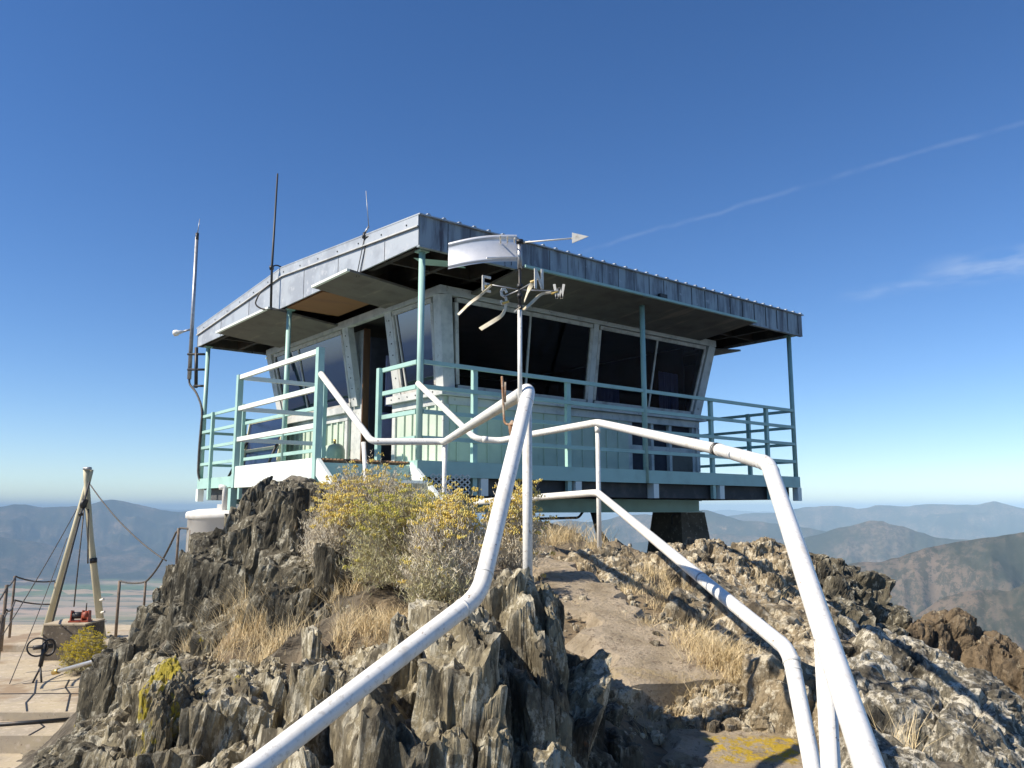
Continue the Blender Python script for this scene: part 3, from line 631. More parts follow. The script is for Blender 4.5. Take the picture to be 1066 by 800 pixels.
outcrop('pale leaning slabs tilted to the right at the lower right behind the near handrail',
        pl((870, 650, 5.6), (930, 670, 5.6), (1000, 730, 4.8), (1066, 790, 4.2), (1040, 860, 3.4), (900, 860, 2.8), (865, 760, 3.7)), 26, ((.2, .42), (.26, .55), (.2, .4)), M['rock_white'], 12, top=(-.06, .10), rz=-.35, tilt=(0, .5), rnd=.35, stretch=(1, 1, .7), n_=34, amp=.26,
        extra=[ex(912, 668, 5.0, .18, .28, .4, 22), ex(945, 708, 4.6, .22, .3, .4, 22), ex(905, 715, 4.2, .18, .25, .4, 22), ex(985, 745, 4.0, .18, .34, .35, 22), ex(1010, 775, 3.8, .16, .3, .35, 22)])
S5 = ((.16, .28), (.18, .32), (.2, .34))
outcrop('brown craggy boulder with yellow flecks on the right skyline, left of its darker neighbour',
        pl((935, 665, 6.4), (960, 650, 6.8), (1005, 650, 6.9), (1015, 690, 6.0), (960, 700, 5.8)), 16, S5, M['rock_brown'], 13, top=(.0, .10), rnd=.5, taper=.3, stretch=(1, 1, .8), n_=16, cat='boulder', name='boulder', extra=[ex(978, 646, 6.5, .26, .28, .4, 22), ex(952, 655, 6.4, .2, .25, .35, 22)])
outcrop('brown overhanging boulder with a deep black hollow at the right edge of the photo',
        pl((1010, 668, 6.3), (1040, 660, 6.6), (1085, 680, 6.6), (1110, 760, 5.4), (1060, 760, 5.2), (1025, 720, 5.4)), 20, S5, M['rock_brown'], 14, top=(.0, .12), rnd=.5, taper=.3, stretch=(1, 1, .8), n_=16, cat='boulder', name='boulder', extra=[ex(1028, 663, 6.2, .22, .28, .35, 22), ex(1060, 684, 6.0, .22, .3, .35, 22)])
outcrop('rubble wedged under the upper path step at the edge of the slab',
        [(.18, 3.75), (.18, 3.99), (1.2, 3.99), (1.3, 3.78)], 46, ((.04, .10), (.03, .08), (.05, .09)), M['rock_pale'], 15, top=(-.02, .09), rnd=.5, taper=.2, stretch=(1, 1, 1), n_=8, cat='rubble')
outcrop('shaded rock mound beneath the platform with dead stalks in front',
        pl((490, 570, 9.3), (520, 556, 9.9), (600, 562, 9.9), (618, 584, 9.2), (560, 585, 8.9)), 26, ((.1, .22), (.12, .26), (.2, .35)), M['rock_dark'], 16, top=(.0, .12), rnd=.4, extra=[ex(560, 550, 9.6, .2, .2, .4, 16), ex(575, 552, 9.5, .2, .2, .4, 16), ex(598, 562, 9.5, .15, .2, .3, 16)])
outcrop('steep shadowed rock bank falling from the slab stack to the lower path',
        [(.10, 2.6), (.16, 3.9), (.42, 3.8), (.48, 3.3), (.45, 2.6)], 26, ((.04, .1), (.08, .2), (.12, .3)), M['rock_dark'], 17, top=(-.02, .06), n_=12)  # dark rock colour stands in for shadow on the bank
outcrop('pale stones at the foot of the yellow shrub on the terrace edge',
        pl((92, 712, 8.6), (115, 690, 9.2), (130, 700, 8.0), (110, 735, 7.2)), 18, ((.08, .16), (.08, .16), (.15, .3)), M['rock_grey'], 18, top=(.1, .3), rnd=.4, cat='rock')
outcrop('low flat stones on the far left edge of the terrace',
        [(-9.6, 12.4), (-8.3, 12.6), (-8.4, 13.8), (-9.8, 13.9)], 9, ((.15, .35), (.15, .3), (.1, .2)), M['rock_brown'], 19, top=(.35, .5), rnd=.7, taper=.1, stretch=(1, 1, 1), cat='rock')

# loose stones and grit on the path and between the rocks
rs0 = np.random.default_rng(77); gv, gf = cubegrid(3); GV = []; GF = []; m_ = 0
cand = []
for i in range(1500):
    k = rs0.uniform(0, 1)
    if k < .55:
        j = rs0.integers(2, len(PATH)-1); a = np.array(PATH[j][:2]); b = np.array(PATH[j+1 if j+1 < len(PATH) else j][:2]); p = a+(b-a)*rs0.uniform(); p = p+rs0.normal(0, .3, 2)
    else: p = np.array([rs0.uniform(.3, 3.2), rs0.uniform(3.2, 8.2)])
    cand.append(p)
cand = np.array(cand); hz_ = H(cand[:, 0], cand[:, 1])
for (x, y), z in zip(cand, hz_):
    r_ = .006+.022*rs0.random()**3; P_ = gv/np.linalg.norm(gv, axis=1, keepdims=True)*.6+gv*.4
    P_ = P_*r_*rs0.uniform(.6, 1.3, 3)+vn(P_*1.3+rs0.uniform(0, 50, 3), 2)[:, None]*r_*.3; a = rs0.uniform(0, 6.28)
    P_ = P_@np.array([[math.cos(a), math.sin(a), 0], [-math.sin(a), math.cos(a), 0], [0, 0, 1]]); GV.append(P_+np.array([x, y, z+r_*.3+.02*(pathdist(x, y) < .35)])); GF.append(gf+m_); m_ += len(gv)
tag(npmesh('gravel', np.concatenate(GV), np.concatenate(GF), M['rock_pale']), kind='stuff')

# ---------------------------------------------------------------- the lookout
YAW = .679
LO = empty('fire_lookout', (-.99, 8.62, .49), YAW, 'mint-green fire lookout cabin with slanted windows, propped shutters and railed platform on the summit', 'lookout cabin')
WX, WY = 7.14, 6.92     # platform, local x = right-hand face, local y = left-hand face
def part(mb, name, m, parent=LO, label=None):
    o = mb.build(name, M[m], parent)
    if label: o['label'] = label
    return o
# platform
dk = part(MB().box((0.01, 0.01, -.035), (WX-.01, WY-.01, 0)), 'platform_deck', 'mint')
rim = MB(); T = .05
rim.box((-.02, -.02, -.15), (WX+.02, -.02+T, .02)); rim.box((-.02, WY-.03, -.15), (WX+.02, WY+.02, .02)); rim.box((-.02, .033, -.15), (.03, WY-.033, .02)); rim.box((WX-.03, .033, -.15), (WX+.02, WY-.033, .02))
part(rim, 'edge_channel', 'mint', dk)
js = MB()
for k in range(15): x = .25+k*(WX-.5)/14; js.box((x-.025, .14, -.34), (x+.025, WY-.14, -.037))
js.box((.12, .10, -.34), (WX-.12, .138, -.152)); js.box((.12, WY-.138, -.34), (WX-.12, WY-.10, -.152))
js.box((.10, .14, -.34), (.138, WY-.14, -.152)); js.box((WX-.138, .14, -.34), (WX-.1, WY-.14, -.152))
part(js, 'joist_frame', 'joist', dk)
for x, y in ((.0, .0), (WX, 0), (0, WY), (WX, WY)):
    part(MB().box((x-.07 if x else -.03, y-.07 if y else -.03, -.36), (x+.03 if x else .07, y+.03 if y else .07, -.153)), 'corner_block', 'mintpale_lit', dk)
for x in (.82, 2.26, 3.68, 5.10, 6.47): part(MB().box((x, -.015, -.345), (x+.1, .10, -.153)), 'bracket', 'mintpale_lit', dk)
for y in (1.2, 3.0, 4.3, 5.6): part(MB().box((-.01, y, -.345), (.10, y+.1, -.153)), 'bracket', 'mintpale_lit', dk)
bm_ = MB()
def ibeam(mb, x0, x1, y0, z0, z1):
    mb.box((x0, y0-.07, z1-.015), (x1, y0+.07, z1)); mb.box((x0, y0-.07, z0), (x1, y0+.07, z0+.015)); mb.box((x0, y0-.012, z0+.015), (x1, y0+.012, z1-.015))
for y in (1.0, 5.9): b_ = MB(); ibeam(b_, .25, 5.88, y, -.535, -.347); part(b_, 'floor_beam', 'mint')
def frustum(cx, cy, zt, zb, a, b):
    mb = MB(); v = [(cx-b, cy-b, zb), (cx+b, cy-b, zb), (cx+b, cy+b, zb), (cx-b, cy+b, zb), (cx-a, cy-a, zt), (cx+a, cy-a, zt), (cx+a, cy+a, zt), (cx-a, cy+a, zt)]
    return mb.add(v, [(0, 3, 2, 1), (4, 5, 6, 7), (0, 1, 5, 4), (1, 2, 6, 5), (2, 3, 7, 6), (3, 0, 4, 7)])
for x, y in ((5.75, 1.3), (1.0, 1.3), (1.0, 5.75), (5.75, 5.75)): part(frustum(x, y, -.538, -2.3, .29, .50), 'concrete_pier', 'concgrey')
br_ = MB().tube([(3.75, 1.25, -.4), (3.86, 1.22, -.8), (4.35, 1.15, -1.35)], .045, 8); part(br_, 'bent_brace', 'dark')
part(MB().tube(fillet([(1.9, 1.3, -.63), (3.55, 1.3, -.61), (3.66, 1.3, -.5)], .05), .018, 8), 'conduit', 'dark')
part(MB().tube([(2.3, 1.3, -.55), (2.32, 1.3, -.95)], .015, 6), 'conduit', 'dark')
part(MB().tube(fillet([(5.35, 1.1, -.72), (5.35, 1.1, -.58), (5.6, 1.1, -.56)], .03), .012, 6), 'conduit', 'dark')
# roof posts
RP = [(.02, .02), (3.55, .0), (WX-.03, .02), (.0, 3.46), (.02, WY-.03), (WX-.03, WY-.03), (WX-.02, 3.46), (3.55, WY-.02)]
for x, y in RP:
    o = part(MB().tube([(x, y, -.15), (x, y, 2.31)], .036, 14), 'roof_post', 'mint')
    part(MB().box((x-.06, y-.06, 2.30), (x+.06, y+.06, 2.318)), 'cap_plate', 'mint', o)
# railings
HT = (1.08, .81, .54, .26)
def railing(p, q, posts, name='railing', hs=HT, s=.024, m='mint'):
    root = empty(name); root.parent = LO
    p = Vector(p); q = Vector(q); d = (q-p).normalized(); off = d.cross(Vector((0, 0, 1)))
    for h in hs: part(MB().bar(p+Vector((0, 0, h)), q+Vector((0, 0, h)), s*1.4, s*1.9), 'rail', m, root)
    for t_ in posts:
        c = p.lerp(q, t_); part(MB().bar(c+Vector((0, 0, -.34)) - off*.03, c+Vector((0, 0, hs[0]+.025))-off*.03, .062, .05, side=d), 'rail_post', m, root)
    return root
def rp(*xs_): return xs_
railing((.05, 0, 0), (WX-.05, 0, 0), [v/7.04 for v in (.70, 2.13, 4.95, 6.33)])
railing((0, .05, 0), (0, .80, 0), [1.0])
railing((0, 2.19, 0), (0, WY-.05, 0), [0.0, (4.94-2.19)/4.68, (6.3-2.19)/4.68])
railing((WX, .05, 0), (WX, WY-.05, 0), [.12, .32, .72, .9])
railing((.05, WY, 0), (WX-.05, WY, 0), [.1, .3, .7, .9])
# landing box outside the platform, with taller rails, and the steps
ld = empty('entry_landing'); ld.parent = LO
LX = -1.09
part(MB().box((LX+.03, .16, -.03), (-.05, 2.27, -.004)), 'landing_grating', 'grating', ld)
gb = MB()
for k in range(26): x = LX+.05+k*.04; gb.box((x, .13, -.003), (x+.012, 2.25, .012))
part(gb, 'grating_bar', 'grating', ld)
part(MB().box((LX-.02, .10, -.24), (LX+.02, 2.34, .01)), 'side_panel', 'mintpale_lit', ld)  # full sun on this side is put into the paint colour
part(MB().box((LX+.024, .10, -.27), (-.034, .14, -.035)), 'front_panel', 'mint', ld)
part(MB().box((LX+.024, 2.30, -.24), (-.034, 2.34, .005)), 'back_panel', 'mint', ld)
for x in (LX, ):
    for y in (.11, 2.33): part(MB().box((x-.045, y-.045, -.50), (x+.03, y+.045, -.245)), 'leg', 'mint', ld)
def land_rail(p, q):
    for h in (1.08, .70, .33):
        part(MB().bar((p[0], p[1], h), (q[0], q[1], h), .036, .05), 'rail', 'mintpale_lit', ld)  # sunlit look of the rails comes from the lightened mint
land_rail((LX, .13), (LX, 2.29)); land_rail((LX, 2.29), (0, 2.29))
for x, y in ((LX, .13), (LX, 2.29), (-.04, 2.29)): part(MB().box((x-.033, y-.033, -.24), (x+.033, y+.033, 1.11)), 'rail_post', 'mint', ld)
st = empty('entry_steps'); st.parent = LO
for x in (LX, -.02): part(MB().bar((x, .12, -.06), (x, -1.15, -.93), .04, .15), 'stringer', 'mintpale_lit', st)
for k in range(4): z = -.20-.175*k; y = -.1-.25*k; part(MB().box((LX+.03, y-.13, z-.03), (-.05, y+.11, z)), 'step', 'mintpale_lit', st)
# expanded-metal screen seen under the corner
em = MB(); 
for i in range(7):
    for j in range(4):
        x = .14+i*.075; z = -.31+j*.055; y = .12
        for a, b in (((x, z), (x+.0375, z+.0275)), ((x+.0375, z+.0275), (x+.075, z)), ((x, z), (x+.0375, z-.0275)), ((x+.0375, z-.0275), (x+.075, z))):
            em.bar((a[0], y-.14, a[1]), (b[0], y-.14, b[1]), .012, .014)
part(em, 'wire_screen', 'mesh')

# cabin walls
ca = empty('cabin_wall'); ca.parent = LO
X0, X1, Y0, Y1 = 1.0, 5.93, 1.0, 5.9; TZ = 2.12; SZ = 1.03
part(MB().box((X0, Y0+.0, 0.004), (X0+.08, 2.2, .90)), 'wall_panel', 'wall', ca)
part(MB().box((X0, 3.48, 0.004), (X0+.08, Y1, .90)), 'wall_panel', 'wall', ca)
part(MB().box((X0+.083, Y0, 0.004), (4.30, Y0+.08, .90)), 'wall_panel', 'wall', ca)
part(MB().box((X1-.08, Y0+.083, .004), (X1, Y1, .90)), 'wall_panel', 'wall', ca)
part(MB().box((X0+.083, Y1-.08, .004), (X1-.083, Y1, .90)), 'wall_panel', 'wall', ca)
for y in [1.16+k*.19 for k in range(5)]+[3.62+k*.19 for k in range(12)]: part(MB().box((X0-.024, y-.017, .095), (X0-.002, y+.017, .795)), 'batten', 'wall', ca)
for k in range(13): x = 1.2+k*.24; part(MB().box((x-.012, Y0-.014, .095), (x+.012, Y0-.002, .795)), 'batten', 'wall', ca)
# trims
for a, b in (((X0-.03, 1.0, .005), (X0-.002, 2.2, .09)), ((X0-.03, 3.48, .005), (X0-.002, Y1, .09)), ((X0-.03, 1.0, .80), (X0-.002, 2.2, .90)), ((X0-.03, 3.48, .80), (X0-.002, Y1, .90)),
             ((X0-.033, .967, .095), (X0+.05, .998, .795)), ((X0-.028, 2.12, .095), (X0-.004, 2.2, .795)), ((X0-.028, 3.48, .095), (X0-.004, 3.56, .795)), ((X0-.028, 5.83, .095), (X0-.004, 5.9, .795)),
             ((X0+.053, Y0-.03, .005), (X1, Y0-.002, .09)), ((X0+.053, Y0-.03, .80), (X1, Y0-.002, .90)), ((X1-.08, Y0-.028, .095), (X1, Y0-.004, .795))):
    part(MB().box(a, b), 'trim_board', 'trim', ca)
ll = MB(); ll.box((X0-.10, 1.0-.10, .905), (X0+.10, 2.25, 1.0)); ll.box((X0-.10, 3.44, .905), (X0+.10, Y1+.1, 1.0)); ll.box((X0+.103, Y0-.10, .905), (X1+.1, Y0+.10, 1.0)); ll.box((X1-.1, Y0+.103, .905), (X1+.1, Y1+.1, 1.0)); ll.box((X0+.103, Y1-.1, .905), (X1-.103, Y1+.1, 1.0))
lo_ = part(ll, 'window_ledge', 'trim', ca)
for k in range(15): part(MB().box((1.2+k*.32, Y0-.108, .945), (1.215+k*.32, Y0-.101, .96)), 'rivet', 'dark', ca)
for k in range(6): part(MB().box((X0-.108, 1.1+k*.2, .945), (X0-.101, 1.115+k*.2, .96)), 'rivet', 'dark', ca)
# low openings at the far right of the shaded wall
lw = MB()
for a, b, c, d in ((4.30, 4.38, 0, .9), (4.80, 4.86, 0, .9), (5.22, 5.28, 0, .9), (5.78, X1, 0, .9)): lw.box((a, Y0+.0, c+.005), (b, Y0+.06, d))
for a, b in ((4.38, 4.80), (4.86, 5.22), (5.28, 5.78)): lw.box((a, Y0+.005, .36), (b, Y0+.05, .46)); lw.box((a, Y0+.005, .80), (b, Y0+.05, .898))
part(lw, 'low_window_frame', 'trim', ca, 'peeling frames of the low openings')
part(MB().box((4.38, Y0+.065, .005), (X1-.083, Y0+.075, .899)), 'dark_backing', 'blind', ca)  # near-black sheet stands in for the darkness inside the openings
part(MB().box((5.285, Y0+.012, .006), (5.775, Y0+.03, .355)).box((5.3, Y0+.012, .465), (5.775, Y0+.03, .70)), 'weathered_board', 'ply', ca)
# floor and room
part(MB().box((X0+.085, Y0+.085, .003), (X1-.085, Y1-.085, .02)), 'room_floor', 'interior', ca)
# slanted window surrounds: points on the slanted planes
FL = .20
def LP(y, z, o=0):   # left face
    k = (z-SZ)/(TZ-SZ); return Vector((X0-FL*k-o, y, z))
def RPt(x, z, o=0):  # right face
    k = (z-SZ)/(TZ-SZ); return Vector((x, Y0-FL*k-o, z))
def BPx(y, z, o=0): k = (z-SZ)/(TZ-SZ); return Vector((X1+FL*k+o, y, z))
def BPy(x, z, o=0): k = (z-SZ)/(TZ-SZ); return Vector((x, Y1+FL*k+o, z))
def flare(c, lo, hi, k): return c+(-(FL)*k if abs(c-lo) < .01 else (FL*k if abs(c-hi) < .01 else 0))
cn = [(X0, Y0), (X1, Y0), (X1, Y1), (X0, Y1)]
for x, y in cn:
    tx, ty = (x-FL if x == X0 else x+FL), (y-FL if y == Y0 else y+FL)
    part(MB().bar((x+(.05 if x == X0 else -.05), y+(.05 if y == Y0 else -.05), SZ-.03), (tx+(.05 if x == X0 else -.05), ty+(.05 if y == Y0 else -.05), TZ+.02), .17, .17, side=(1, 0, 0)), 'corner_mullion', 'trim', ca)
def mullion(f, c0, c1, w, m='trim', t_=.10): 
    a, b = f(c0, SZ-.03, -.03), f(c1, TZ+.02, -.03); side = (0, 1, 0) if f in (LP, BPx) else (1, 0, 0)
    return part(MB().bar(a, b, w, t_, side=side), 'mullion', m, ca)
j1 = mullion(LP, 2.10, 2.06, .17); j2 = mullion(LP, 3.30, 3.28, .17)
for f, c0, c1 in ((LP, 2.08, 2.04), (LP, 3.30, 3.28)):
    for k in range(7):
        t_ = .06+k*.14; p = f(c0+(c1-c0)*t_, SZ+t_*(TZ-SZ), .022); part(MB().box(p-Vector((.006, .008, .008)), p+Vector((.006, .008, .008))), 'rivet', 'dark', ca)
mullion(RPt, 3.50, 3.46, .10)
# door: opening between y 2.2 and 3.2 on the left face
dr = empty('doorway'); dr.parent = LO
part(MB().bar((X0+.05, 2.24, .01), (X0+.05, 2.24, 2.12), .05, .10), 'door_frame', 'trim', dr)
part(MB().bar((X0+.05, 3.10, .01), (X0+.05, 3.10, 2.12), .10, .022), 'door_frame', 'brownwood', dr)
part(MB().box((X0+.03, 3.125, .01), (X0+.09, 3.475, 2.12)), 'side_panel', 'trim', dr)
part(MB().box((X0+.1, 3.06, .03), (X0+.9, 3.095, 2.0)), 'open_door', 'blind', dr)  # door coloured near black so the room inside looks unlit
part(MB().box((X0+.35, 3.035, 1.0), (X0+.8, 3.058, 1.75)).box((X0+.3, 3.035, .45), (X0+.8, 3.058, .9)), 'door_notice', 'cloth', dr)
# windows
def window(f, a0, a1, b0, b1, divs=(), slide=None):
    """a: along range at sill (a0,a1), b: along range at head"""
    z0, z1 = SZ-.0, TZ-.03; side = (0, 1, 0) if f in (LP, BPx) else (1, 0, 0)
    wn_ = empty('window'); wn_.parent = LO
    fm = MB(); w = .055
    A, B, C, D_ = f(a0, z0), f(a1, z0), f(b1, z1), f(b0, z1)
    nrm = (B-A).cross(D_-A).normalized()
    fm.bar(A, B, w, .05, side=nrm.cross(B-A)); fm.bar(D_, C, w, .05, side=nrm.cross(B-A))
    fm.bar(A.lerp(D_, .03), D_.lerp(A, .03), w*.9, .046, side=side); fm.bar(B.lerp(C, .03), C.lerp(B, .03), w*.9, .046, side=side)
    part(fm, 'window_frame', 'frame', wn_)
    for d0, d1 in divs: part(MB().bar(f(d0, z0+.02), f(d1, z1-.02), .028, .03, side=side), 'divider', 'frame', wn_)
    part(MB().add([A, B, C, D_], [(0, 1, 2, 3)]), 'pane', 'glass', wn_)
window(LP, 1.17, 1.98, 1.00, 1.94, [(1.86, 1.88)])
window(LP, 3.42, 5.72, 3.40, 5.86, [(4.85, 4.92)])
window(RPt, 1.19, 3.42, 1.02, 3.38, [(2.30, 2.24)])
window(RPt, 3.58, 5.74, 3.54, 5.93, [(4.75, 4.78)])
window(BPx, 1.19, 3.40, 1.05, 3.38); window(BPx, 3.5, 5.7, 3.5, 5.85)
window(BPy, 1.19, 3.40, 1.05, 3.38); window(BPy, 3.5, 5.7, 3.5, 5.85)
# blinds pulled over the two far sides, curtains and a table in the room
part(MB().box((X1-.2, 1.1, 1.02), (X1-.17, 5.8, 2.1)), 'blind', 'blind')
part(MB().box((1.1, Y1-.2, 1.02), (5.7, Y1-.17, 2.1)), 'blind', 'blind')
def curtain(p, q, z0, z1, n_=40):
    mb = MB(); p = Vector(p); q = Vector(q); d = (q-p); s = d.cross(Vector((0, 0, 1))).normalized(); vs = []
    for i in range(n_+1):
        c = p+d*(i/n_)+s*(.022*math.sin(i*1.35)+.01*math.sin(i*.6)); vs += [(c.x, c.y, z0), (c.x, c.y, z1)]
    return mb.add(vs, [(2*i, 2*i+2, 2*i+3, 2*i+1) for i in range(n_)], True)
part(curtain((5.12, 1.10, 0), (5.62, 1.12, 0), 1.05, 1.66), 'curtain', 'cloth')
part(curtain((3.75, 1.3, 0), (4.45, 1.3, 0), 1.02, 1.38), 'curtain', 'cloth')
part(MB().box((1.3, 1.2, .78), (2.9, 1.8, .82)).box((1.35, 1.25, .02), (1.4, 1.3, .78)).box((2.8, 1.25, .02), (2.85, 1.3, .78)).box((1.35, 1.7, .02), (1.4, 1.75, .78)).box((2.8, 1.7, .02), (2.85, 1.75, .78)), 'work_table', 'interior')

# head board, ceiling
TX0, TX1, TY0, TY1 = X0-FL, X1+FL, Y0-FL, Y1+FL
hd = MB(); hd.box((TX0-.04, TY0-.04, TZ+.005), (TX0+.05, TY1+.04, TZ+.11)); hd.box((TX1-.05, TY0-.04, TZ+.005), (TX1+.04, TY1+.04, TZ+.11)); hd.box((TX0+.053, TY0-.04, TZ+.005), (TX1-.053, TY0+.05, TZ+.11)); hd.box((TX0+.053, TY1-.05, TZ+.005), (TX1-.053, TY1+.04, TZ+.11))
part(hd, 'head_board', 'trim', ca)
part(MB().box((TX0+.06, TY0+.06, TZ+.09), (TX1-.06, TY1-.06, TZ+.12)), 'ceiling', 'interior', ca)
# roof
OV = .12; RX0, RX1, RY0, RY1 = -OV, WX+OV, -OV, WY+OV; YM = WY/2; ZB, ZE, ZR = 2.32, 2.655, 2.91
rf = empty('roof'); rf.parent = LO
def zr(y): return ZE+(ZR-ZE)*(1-abs(y-YM)/(YM+OV))
for x in (RX0, RX1-.02):
    o = MB().prism([(RY0, ZB), (RY1, ZB), (RY1, ZE), (YM, ZR), (RY0, ZE)], 'x', x, x+.02); fixn(part(o, 'gable_fascia', 'galv', rf))
xo = RX0-.016
for ya, yb in ((RY0-.015, YM), (YM, RY1+.015)):
    o = MB().add([(xo-.0, ya, zr(ya)+.012), (xo, yb, zr(yb)+.012), (xo, yb, zr(yb)-.125), (xo, ya, zr(ya)-.125), (RX0-.002, ya, zr(ya)+.012), (RX0-.002, yb, zr(yb)+.012), (RX0-.002, yb, zr(yb)-.125), (RX0-.002, ya, zr(ya)-.125)],
                 [(0, 1, 2, 3), (7, 6, 5, 4), (0, 4, 5, 1), (1, 5, 6, 2), (2, 6, 7, 3), (3, 7, 4, 0)]); fixn(part(o, 'edge_flashing', 'galv', rf))
    part(MB().bar((xo-.006, ya, zr(ya)-.128), (xo-.006, yb, zr(yb)-.128), .016, .014), 'drip_strip', 'trim', rf)
for y in (.6, 1.75, 2.75, 4.7, 5.9): part(MB().box((RX0-.006, y-.006, ZB+.004), (RX0-.001, y+.001, zr(y)-.14)), 'seam', 'alu', rf)
for y in np.arange(.1, 6.9, .55): part(MB().box((xo-.008, y-.008, zr(y)-.083), (xo-.001, y+.008, zr(y)-.067)), 'screw', 'dark', rf)
for x in np.arange(.25, 7.2, .30): part(MB().box((x-.005, RY0-.022, ZB+.01), (x+.005, RY0-.0175, ZE-.02)), 'seam', 'dark', rf)
# eave fascia, galvanised and ribbed, on the shaded side; plain at the back
def ribbed(y0, y1, m):
    mb = MB(); n_ = 96; vs = []; 
    for i in range(n_+1):
        x = RX0+(RX1-RX0)*i/n_; b = (.006 if i % 4 in (0, 1) else 0); s = -1 if y0 < 0 else 1
        vs += [(x, y0+s*b, ZB), (x, y0+s*b, ZE), (x, y1, ZB), (x, y1, ZE)]
    fs = []
    for i in range(n_):
        a = 4*i; fs += [(a, a+4, a+5, a+1), (a+2, a+3, a+7, a+6), (a+1, a+5, a+7, a+3), (a, a+2, a+6, a+4)]
    return fixn(part(mb.add(vs, fs), 'eave_fascia', m, rf))
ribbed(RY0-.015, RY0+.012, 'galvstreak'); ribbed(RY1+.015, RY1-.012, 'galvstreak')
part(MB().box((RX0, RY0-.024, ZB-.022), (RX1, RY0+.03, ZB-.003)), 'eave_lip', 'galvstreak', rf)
for ya, yb in ((RY0-.05, YM), (YM, RY1+.05)):
    x0, x1 = RX0-.02, RX1+.03; n_ = 36
    o = MB().add([(x0, ya, zr(ya)+.012), (x1, ya, zr(ya)+.012), (x1, yb, zr(yb)+.012), (x0, yb, zr(yb)+.012), (x0, ya, zr(ya)-.003), (x1, ya, zr(ya)-.003), (x1, yb, zr(yb)-.003), (x0, yb, zr(yb)-.003)], [(0, 1, 2, 3), (7, 6, 5, 4), (0, 4, 5, 1), (1, 5, 6, 2), (2, 6, 7, 3), (3, 7, 4, 0)])
    for k in range(n_):
        x = x0+.12+k*(x1-x0-.2)/(n_-1)
        o.add([(x-.024, ya, zr(ya)+.013), (x-.012, ya, zr(ya)+.031), (x+.012, ya, zr(ya)+.031), (x+.024, ya, zr(ya)+.013), (x-.024, yb, zr(yb)+.013), (x-.012, yb, zr(yb)+.031), (x+.012, yb, zr(yb)+.031), (x+.024, yb, zr(yb)+.013)],
              [(0, 1, 2, 3), (7, 6, 5, 4), (0, 4, 5, 1), (1, 5, 6, 2), (2, 6, 7, 3), (3, 7, 4, 0)])
    fixn(part(o, 'roof_sheet', 'galv', rf))
part(MB().box((RX0+.03, RY0+.03, ZE-.08), (RX1-.03, RY1-.03, ZE-.055)), 'roof_decking', 'darkwood', rf)
rj = MB()
for k in range(13): x = RX0+.12+k*(RX1-RX0-.24)/12; rj.box((x-.03, RY0+.04, ZB+.02), (x+.03, RY1-.04, ZE-.082))
part(rj, 'rafter', 'darkwood', rf)
rj = MB()
for y in (RY0+.035, TY0-.1, TY1+.1, RY1-.075): rj.box((RX0+.04, y, ZB+.025), (RX1-.04, y+.04, ZE-.085))
part(rj, 'rafter', 'darkwood', rf)
part(MB().box((RX0+.05, 2.25, ZB-.01), (.72, 3.38, ZB+.015)), 'soffit_panel', 'plyorange', rf)
part(MB().add([(.05, .25, 2.30), (.55, .05, 2.30), (.75, .22, 2.305), (.30, .42, 2.305)], [(3, 2, 1, 0)]), 'soffit_patch', 'mint', rf)
# shutters: hinged at the head board, propped nearly level and reaching past the roof edge
def shutter(face, a, b):
    z0, z1 = TZ+.06, 2.285; o0, o1 = TY0-.045, -.30; th = .028
    mb = MB()
    def Q(al, out, z):
        if face == 'L': return (out, al, z)
        if face == 'R': return (al, out, z)
        if face == 'X': return (WX-out, al, z)
        return (al, WY-out, z)
    v = [Q(a, o0, z0), Q(b, o0, z0), Q(b, o1, z1), Q(a, o1, z1), Q(a, o0, z0+th), Q(b, o0, z0+th), Q(b, o1, z1+th), Q(a, o1, z1+th)]
    mb.add(v, [(0, 3, 2, 1), (4, 5, 6, 7), (0, 1, 5, 4), (1, 2, 6, 5), (2, 3, 7, 6), (3, 0, 4, 7)])
    sh = fixn(part(mb, 'shutter', 'ply'))
    e = MB().bar(Q(a, o1, z1+.012), Q(b, o1, z1+.012), .03, .04, side=(0, 0, 1)); part(e, 'shutter_edge', 'mintpale_lit' if face == 'L' else 'mint', sh)  # sunward edge takes the sun-lightened mint, the other edges plain mint
shutter('L', 1.12, 2.08); shutter('L', 3.46, 5.55); shutter('R', 1.22, 5.75); shutter('X', 1.2, 5.8); shutter('Y', 1.2, 5.8)
# small lamp bracket on the head of the fascia
part(MB().box((3.72, -.19, 2.33), (3.86, -.14, 2.42)), 'small_fixture', 'dark')

def wl(x, y, z):   # lookout local -> world
    c, s = math.cos(YAW), math.sin(YAW); return Vector((-.99+x*c-y*s, 8.62+x*s+y*c, .49+z))

